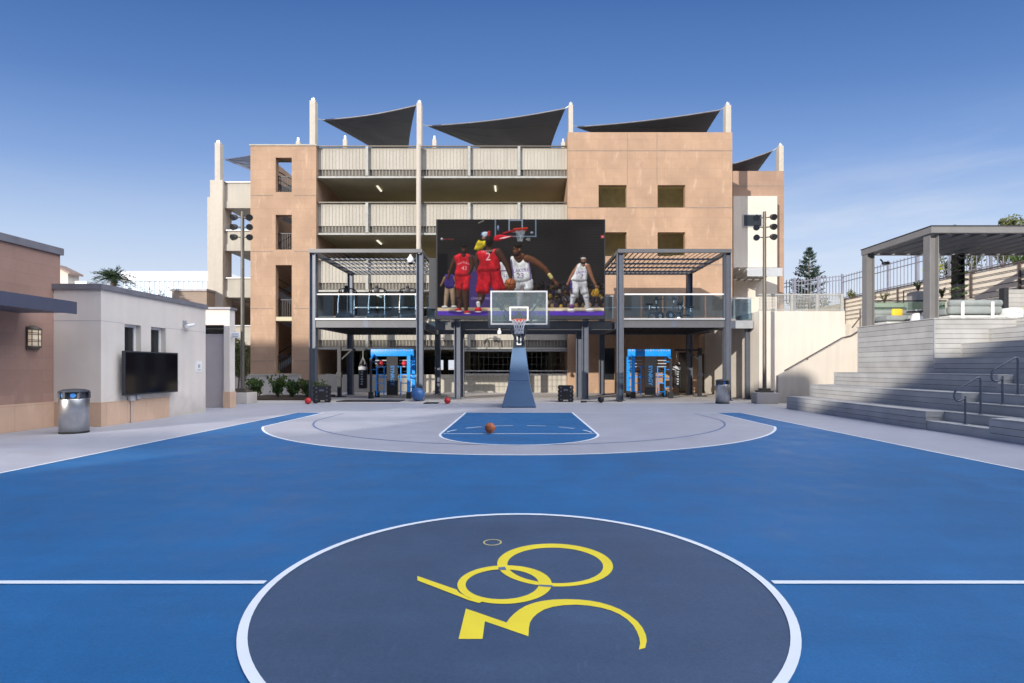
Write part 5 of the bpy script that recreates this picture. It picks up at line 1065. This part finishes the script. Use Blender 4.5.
# ================================================================== PLANTS AND FAR THINGS
for px, s_, lab in ((256, 1.0, 'small broad leaved shrub next to the concrete plinth'), (278, 1.15, 'tallest broad leaved shrub before the stair tower slot'), (291, .95, 'thin broad leaved shrub in the middle of the bed'), (307, 1.05, 'dense broad leaved shrub against the pergola corner post')):
    yy = 26.2; shrub(((px-CX)*yy/F, yy, .0), 1.0*s_, .55*s_, 400, 'leaf', lab, 'shrubs below the stair tower', 'shrub', 13, .2, .09)
shrub((-9.35, 24.9, 0), 1.0, .4, 260, 'leaf', 'leafy shrub rising behind the black jump box', 'shrubs below the stair tower', 'shrub', 8, .18, .08)
S(MB().bbox((-13.6, 25.2, .0), (-9.9, 28.6, .10), 'soil', .02).build('planting_bed_ground'))
t = tree('bamboo', (-15.1, 28.5, 0), 4.0, (.85, .8, 1.9), 3000, 'leaf_olive', 'tall olive green bamboo clump behind the gate portal', 'bamboo', None, .28, .05, .05, 2.2, 14)
t = thing('garden_wall', 'low grey block wall behind the shrubs', 'wall', (-15, 31, 0)); MB().box((-20, 30.6, 0), (-12.7, 30.9, 1.1), 'concrete').build('wall', t); MB().box((-20, 30.55, 1.1), (-12.7, 30.95, 1.18), 'panel').build('coping', t)
# conifer
def conifer(base, h, r, label):
    t = thing('conifer_tree', label, 'tree', base); b = Vector(base); tr = MB(); nd = MB()
    tr.tube([b, b+Vector((0, 0, h))], [.16, .02], 'bark', 8); z = .18*h
    while z < h:
        f = 1-z/h; n = 6
        for k in range(n):
            if random.random() < .22: continue
            a_ = random.uniform(0, 6.28); l = r*(f**.8+.08)*random.uniform(.6, 1.15); p0 = b+Vector((0, 0, z)); tip = p0+Vector((math.cos(a_)*l, math.sin(a_)*l, l*.28))
            mid = p0.lerp(tip, .6)-Vector((0, 0, l*.1)); tr.tube([p0, mid, tip], [.03, .02, .008], 'bark', 5, False)
            for q in range(int(26+40*l)):
                u = random.uniform(.2, 1.05); c_ = (p0.lerp(mid, u/.6) if u < .6 else mid.lerp(tip, (u-.6)/.4))+rv()*.07
                leaf(nd, c_, (tip-p0).normalized()+rv()*.6+Vector((0, 0, .3)), .26, .06, 'needle')
        z += h*.045
    tr.build('trunk', t); nd.build('crown', t)
conifer((W(809, 0, 48).x, 48, 5.4), 6.9, 2.1, 'dark conifer tree standing behind the mesh railing and hillside fence')
t = thing('palm_tree', 'feathery palm crown showing above the stucco building roof', 'tree', (-26.5, 34, 0)); m = MB(); tr = MB(); top = Vector((-26.0, 34, 7.3)); tr.tube([(-26.5, 34, 0), top], [.2, .16], 'bark', 10)
for k in range(34):
    a_ = random.uniform(0, 6.28); el = random.uniform(-.1, 1.3); l = random.uniform(1.0, 1.7); d = Vector((math.cos(a_)*math.cos(el), math.sin(a_)*math.cos(el), math.sin(el))); pts = [top+d*l*u+Vector((0, 0, -.55*u*u*l)) for u in (0, .25, .5, .75, 1)]
    tr.tube(pts, [.02, .016, .012, .008, .004], 'leaf_dark', 4, False)
    for u in range(26): q = u/26; i = min(3, int(q*4)); p = pts[i].lerp(pts[i+1], q*4-i); leaf(m, p+rv()*.05, d.cross(Vector((0, 0, 1)))*random.choice((-1, 1))+d*.6+Vector((0, 0, -.3)), .42, .045, 'leaf_dark')
tr.build('trunk', t); m.build('crown', t)
shrub((W(155, 0, 32).x, 32, 4.2), 2.6, .9, 160, 'leaf_dark', 'sparse dark bush tips showing above the stucco roofline', None, 'bush', 10, .16, .05)
t = thing('office_building', 'distant white office block with glass curtain wall and grey rooftop lettering', 'building', (-75, 110, 0)); oy = 110
a = W(122, 271.5, oy); c = W(224, 281, oy); m = MB(); m.box((a.x, oy-.3, c.z), (c.x, oy+20, a.z), 'office_white'); m.build('roof_band', t)
m = MB(); m.box((a.x+.5, oy, 0), (c.x-.5, oy+19, c.z-.01), 'office_glass'); m.build('curtain_wall', t); m = MB(); x = a.x+.6
while x < c.x-.6: m.box((x-.09, oy-.12, 0), (x+.09, oy-.005, c.z-.02), 'office_white'); x += 1.0
m.build('mullion', t); m = MB(); p = W(143.5, 275.3, oy); put_text(m, 'Branck', .95, Matrix.Translation((p.x, oy-.33, p.z)) @ FACE, 'sign_grey', 0, .012); p = W(134, 275.3, oy)
for s in (-.25, .25): m.box((p.x+s*1.6-.35, oy-.34, p.z-.5), (p.x+s*1.6-.2, oy-.31, p.z+.5), 'sign_grey'); 
m.box((p.x-.75, oy-.34, p.z+.501), (p.x+.6, oy-.31, p.z+.62), 'sign_grey'); m.box((p.x-.75, oy-.34, p.z-.62), (p.x+.6, oy-.31, p.z-.501), 'sign_grey'); m.build('lettering', t)
t = thing('brown_shed', 'plain brown tan block with flat roof between stucco building and stair tower', 'building', (-24, 37, 0)); m = MB(); a = W(172, 291, 37); m.box((a.x, 37, 0), (-21.8, 44, a.z), 'shed'); m.build('wall', t); MB().box((a.x-.1, 36.9, a.z), (-21.75, 44, a.z+.15), 'coping').build('coping', t)
t = thing('distant_house', 'distant pale house with sloping roof beyond the rose tiled building', 'house', (-52, 60, 0)); a = W(50, 270, 60); c = W(68, 284, 60); m = MB(); m.prism([(a.x, 60, 0), (c.x, 60, 0), (c.x, 60, c.z+1.2), (a.x+.9, 60, a.z+.4), (a.x, 60, a.z)], (0, 1.5, 0), 'cream'); m.build('wall', t); m = MB(); m.prism([(a.x+.5, 59.8, a.z+.45), (c.x+.5, 59.6, c.z+1.05), (c.x+.5, 59.6, c.z+1.3), (a.x+.5, 59.6, a.z+.7)], (0, 1.9, 0), 'roof_red'); m.build('roof', t)
t = thing('rooftop_unit', 'pale roof parapet with low units beside the palm', 'building', (-35, 45, 0)); a = W(66, 284, 42); c = W(98, 290, 42); m = MB(); m.box((a.x, 42, 0), (c.x, 46, a.z), 'office_white'); m.build('wall', t); MB().box((a.x+.3, 42.5, a.z), (a.x+1.2, 44, a.z+.3), 'galv').build('roof_unit', t)
# trees over the hill
tree('hill_tree', (W(1016, 0, 36).x, 36, 7), 5.0, (1.5, 1.3, 1.3), 1500, 'leaf_olive', 'rounded olive green tree rising above the pergola corner', 'tree', 'hilltop trees', .22, .12, .1, None, 9)
tree('hill_tree', (W(1004, 0, 38).x, 38, 7), 5.4, (.55, .5, .5), 260, 'leaf_olive', 'slim tree tuft beside the rounded hilltop tree', 'tree', 'hilltop trees', .18, .1, .06, None, 5)
tree('hill_tree', (W(959, 0, 38).x, 38, 7), 4.95, (.6, .5, .45), 320, 'leaf_olive', 'small tree tuft peeking over the middle of the pergola roof', 'tree', 'hilltop trees', .2, .1, .06, None, 5)
random.seed(5); HL = ['yellow flowering shrub on the slope beyond the ramp rails', 'grey green shrub behind the picket fence near the vine post', 'tall loose shrub behind pickets between pergola posts', 'spreading olive shrub behind the fence near the picture edge', 'low sprawling shrub on the slope above the board screen', 'sparse shrub on the slope near the far fence corner']
for (px, yy, xx, h, r, n, mm), lab in zip(((898, 28, 21.9, .8, .6, 260, 'leaf_yellow'), (948, 30, 25.9, 1.7, .9, 420, 'leaf_olive'), (975, 28, 25.8, 2.0, .8, 420, 'leaf_olive'), (1003, 26.5, 25.9, 2.2, 1.3, 800, 'leaf_olive'), (1000, 24, 22.6, .7, .9, 260, 'leaf'), (868, 38, 24.0, 1.0, .6, 200, 'leaf_olive')), HL):
    shrub((xx, yy if xx < 25 else (25.9*F/(px-CX)), 6.1 if xx < 25 else 6.7), h, r, n, mm, lab, 'hillside shrubs', 'shrub', 9, .2, .09)

# ------------------------------------------------------------------ unseen block behind the camera, skyline and slots shaped for court sun and shade
t = thing('unseen_shade_building', 'unseen tan block across the court shaped to cast the long shade over it', 'building', (0, -32, 0)); m = MB()
for x0, x1, h in ((-95, -50, 25.3), (-27, -23.4, 20.3), (-23.4, -20, 17.3), (-20, -19, 17.75), (-19, 70, 18.5)): m.box((x0+.001, -50 if x0 == -19 else -32.8, 0), (x1-.001, -32, h), 'panel')
m.holed('Y', -32, -32.25, -50, -27, 0, 19.7, [(-43.5, -33.5, 15.2, 16.35), (-43.5, -34.8, 16.5, 17.9), (-38.5, -33, 13.6, 14.45)], 'panel'); m.build('wall', t); m = MB()
for f in range(3):
    for k in range(30): x = -92+k*5.3; m.box((x, -31.99, 2+f*4.2), (x+3.4, -31.95, 4.4+f*4.2), 'opening')
m.build('window', t)

t = thing('unseen_shade_building', 'unseen dark block added behind the rose tiled building to cut sky light', 'building', (-35, -10, 0)); MB().box((-46, -30, 0), (-25, 7, 7.2), 'shed').build('wall', t); MB().box((-46.1, -30.1, 7.2), (-24.9, 7.1, 7.45), 'coping').build('coping', t)  # unseen block added to hold low sky light off the bleachers
# ================================================================== CAMERA, SUN, SKY
cam = bpy.data.cameras.new('camera'); co = bpy.data.objects.new('camera', cam); col.objects.link(co)
co.location = (0, 0, EYE); co.rotation_euler = (R(90), 0, 0); cam.sensor_fit = 'HORIZONTAL'; cam.sensor_width = 36; cam.lens = 36*F/1024
cam.shift_x = -(CX-512)/1024; cam.shift_y = (HY-341.5)/1024; cam.clip_end = 4000; sc.camera = co
AZ, EL = R(33), R(16)
sv = Vector((-math.sin(AZ)*math.cos(EL), -math.cos(AZ)*math.cos(EL), math.sin(EL)))
sun = bpy.data.lights.new('sun', 'SUN'); sun.energy = 5.0; sun.angle = R(.53); sun.color = (1, .93, .82)
so = bpy.data.objects.new('sun', sun); col.objects.link(so); so.rotation_euler = sv.to_track_quat('Z', 'Y').to_euler(); so.location = (-30, -40, 60)
w = bpy.data.worlds.new('World'); sc.world = w; w.use_nodes = True; nt = w.node_tree; N = nt.nodes.new; L = nt.links.new
bg = nt.nodes['Background']; sky = N('ShaderNodeTexSky'); sky.sky_type = 'NISHITA'; sky.sun_disc = False; sky.sun_elevation = EL; sky.sun_rotation = R(213); sky.altitude = 100; sky.air_density = 1.0; sky.dust_density = 1.2; sky.ozone_density = 1.5
bg.inputs['Strength'].default_value = .15
tc = N('ShaderNodeTexCoord'); sx = N('ShaderNodeSeparateXYZ'); L(tc.outputs['Generated'], sx.inputs[0])
rp = N('ShaderNodeValToRGB')
x2 = N('ShaderNodeMath'); x2.operation = 'POWER'; x2.inputs[1].default_value = 2; L(sx.outputs['X'], x2.inputs[0]); x3 = N('ShaderNodeMath'); x3.operation = 'MULTIPLY_ADD'; x3.inputs[1].default_value = .5; x3.inputs[2].default_value = 1; L(x2.outputs[0], x3.inputs[0])
x4 = N('ShaderNodeMath'); x4.operation = 'MULTIPLY'; L(x3.outputs[0], x4.inputs[0]); L(sx.outputs['Z'], x4.inputs[1]); L(x4.outputs[0], rp.inputs['Fac'])
rp.color_ramp.elements[0].position = 0; rp.color_ramp.elements[0].color = (.74, .80, .93, 1); rp.color_ramp.elements[1].position = 1; rp.color_ramp.elements[1].color = (.045, .12, .37, 1)
for p_, c_ in ((.12, (.73, .81, .945)), (.24, (.51, .65, .90)), (.36, (.235, .39, .745)), (.47, (.112, .24, .565)), (.58, (.056, .152, .43))): e_ = rp.color_ramp.elements.new(p_); e_.color = (*c_, 1)
sc1 = N('ShaderNodeVectorMath'); sc1.operation = 'SCALE'; sc1.inputs['Scale'].default_value = 1/.15; L(rp.outputs['Color'], sc1.inputs[0])
mx = N('ShaderNodeMix'); mx.data_type = 'RGBA'; mx.inputs['Factor'].default_value = .92; L(sky.outputs[0], mx.inputs['A']); L(sc1.outputs[0], mx.inputs['B'])
# thin high cloud, strongest low in the sky
mp = N('ShaderNodeMapping'); mp.inputs['Scale'].default_value = (1.2, 1.2, 7); mp.inputs['Rotation'].default_value = (0, R(9), 0); L(tc.outputs['Generated'], mp.inputs['Vector'])
cn = N('ShaderNodeTexNoise'); cn.inputs['Scale'].default_value = 2.3; cn.inputs['Detail'].default_value = 9; cn.inputs['Roughness'].default_value = .6; L(mp.outputs['Vector'], cn.inputs['Vector'])
cr = N('ShaderNodeMapRange'); cr.inputs['From Min'].default_value = .47; cr.inputs['From Max'].default_value = .75; cr.inputs['To Max'].default_value = .55; L(cn.outputs['Fac'], cr.inputs['Value'])
ce = N('ShaderNodeMapRange'); ce.inputs['From Min'].default_value = .18; ce.inputs['From Max'].default_value = .36; ce.inputs['To Min'].default_value = 1; ce.inputs['To Max'].default_value = 0; L(sx.outputs['Z'], ce.inputs['Value'])
cxr = N('ShaderNodeMapRange'); cxr.inputs['From Min'].default_value = .1; cxr.inputs['From Max'].default_value = .6; cxr.inputs['To Min'].default_value = .15; L(sx.outputs['X'], cxr.inputs['Value'])
c1 = N('ShaderNodeMath'); c1.operation = 'MULTIPLY'; L(cr.outputs[0], c1.inputs[0]); L(ce.outputs[0], c1.inputs[1])
c2 = N('ShaderNodeMath'); c2.operation = 'MULTIPLY'; L(c1.outputs[0], c2.inputs[0]); L(cxr.outputs[0], c2.inputs[1])
mc = N('ShaderNodeMix'); mc.data_type = 'RGBA'; L(c2.outputs[0], mc.inputs['Factor']); L(mx.outputs['Result'], mc.inputs['A']); mc.inputs['B'].default_value = (.84/.15, .87/.15, .93/.15, 1)
# bright cap added to the sky, high on the right, to fill the shade
dt = N('ShaderNodeVectorMath'); dt.operation = 'DOT_PRODUCT'; dt.inputs[1].default_value = (.55, -.25, .797); L(tc.outputs['Generated'], dt.inputs[0])
fill_cap = N('ShaderNodeMapRange'); fill_cap.interpolation_type = 'SMOOTHSTEP'; fill_cap.inputs['From Min'].default_value = .70; fill_cap.inputs['From Max'].default_value = .97; L(dt.outputs['Value'], fill_cap.inputs['Value'])
mh = N('ShaderNodeMix'); mh.data_type = 'RGBA'; L(fill_cap.outputs[0], mh.inputs['Factor']); L(mc.outputs['Result'], mh.inputs['A']); mh.inputs['B'].default_value = (3.7/.15, 3.75/.15, 3.9/.15, 1)
L(mh.outputs['Result'], bg.inputs['Color'])
sc.view_settings.view_transform = 'Standard'; sc.view_settings.look = 'None'; sc.view_settings.exposure = 0; sc.view_settings.gamma = 1
sc.cycles.max_bounces = 8; sc.cycles.transparent_max_bounces = 12; sc.cycles.use_denoising = True
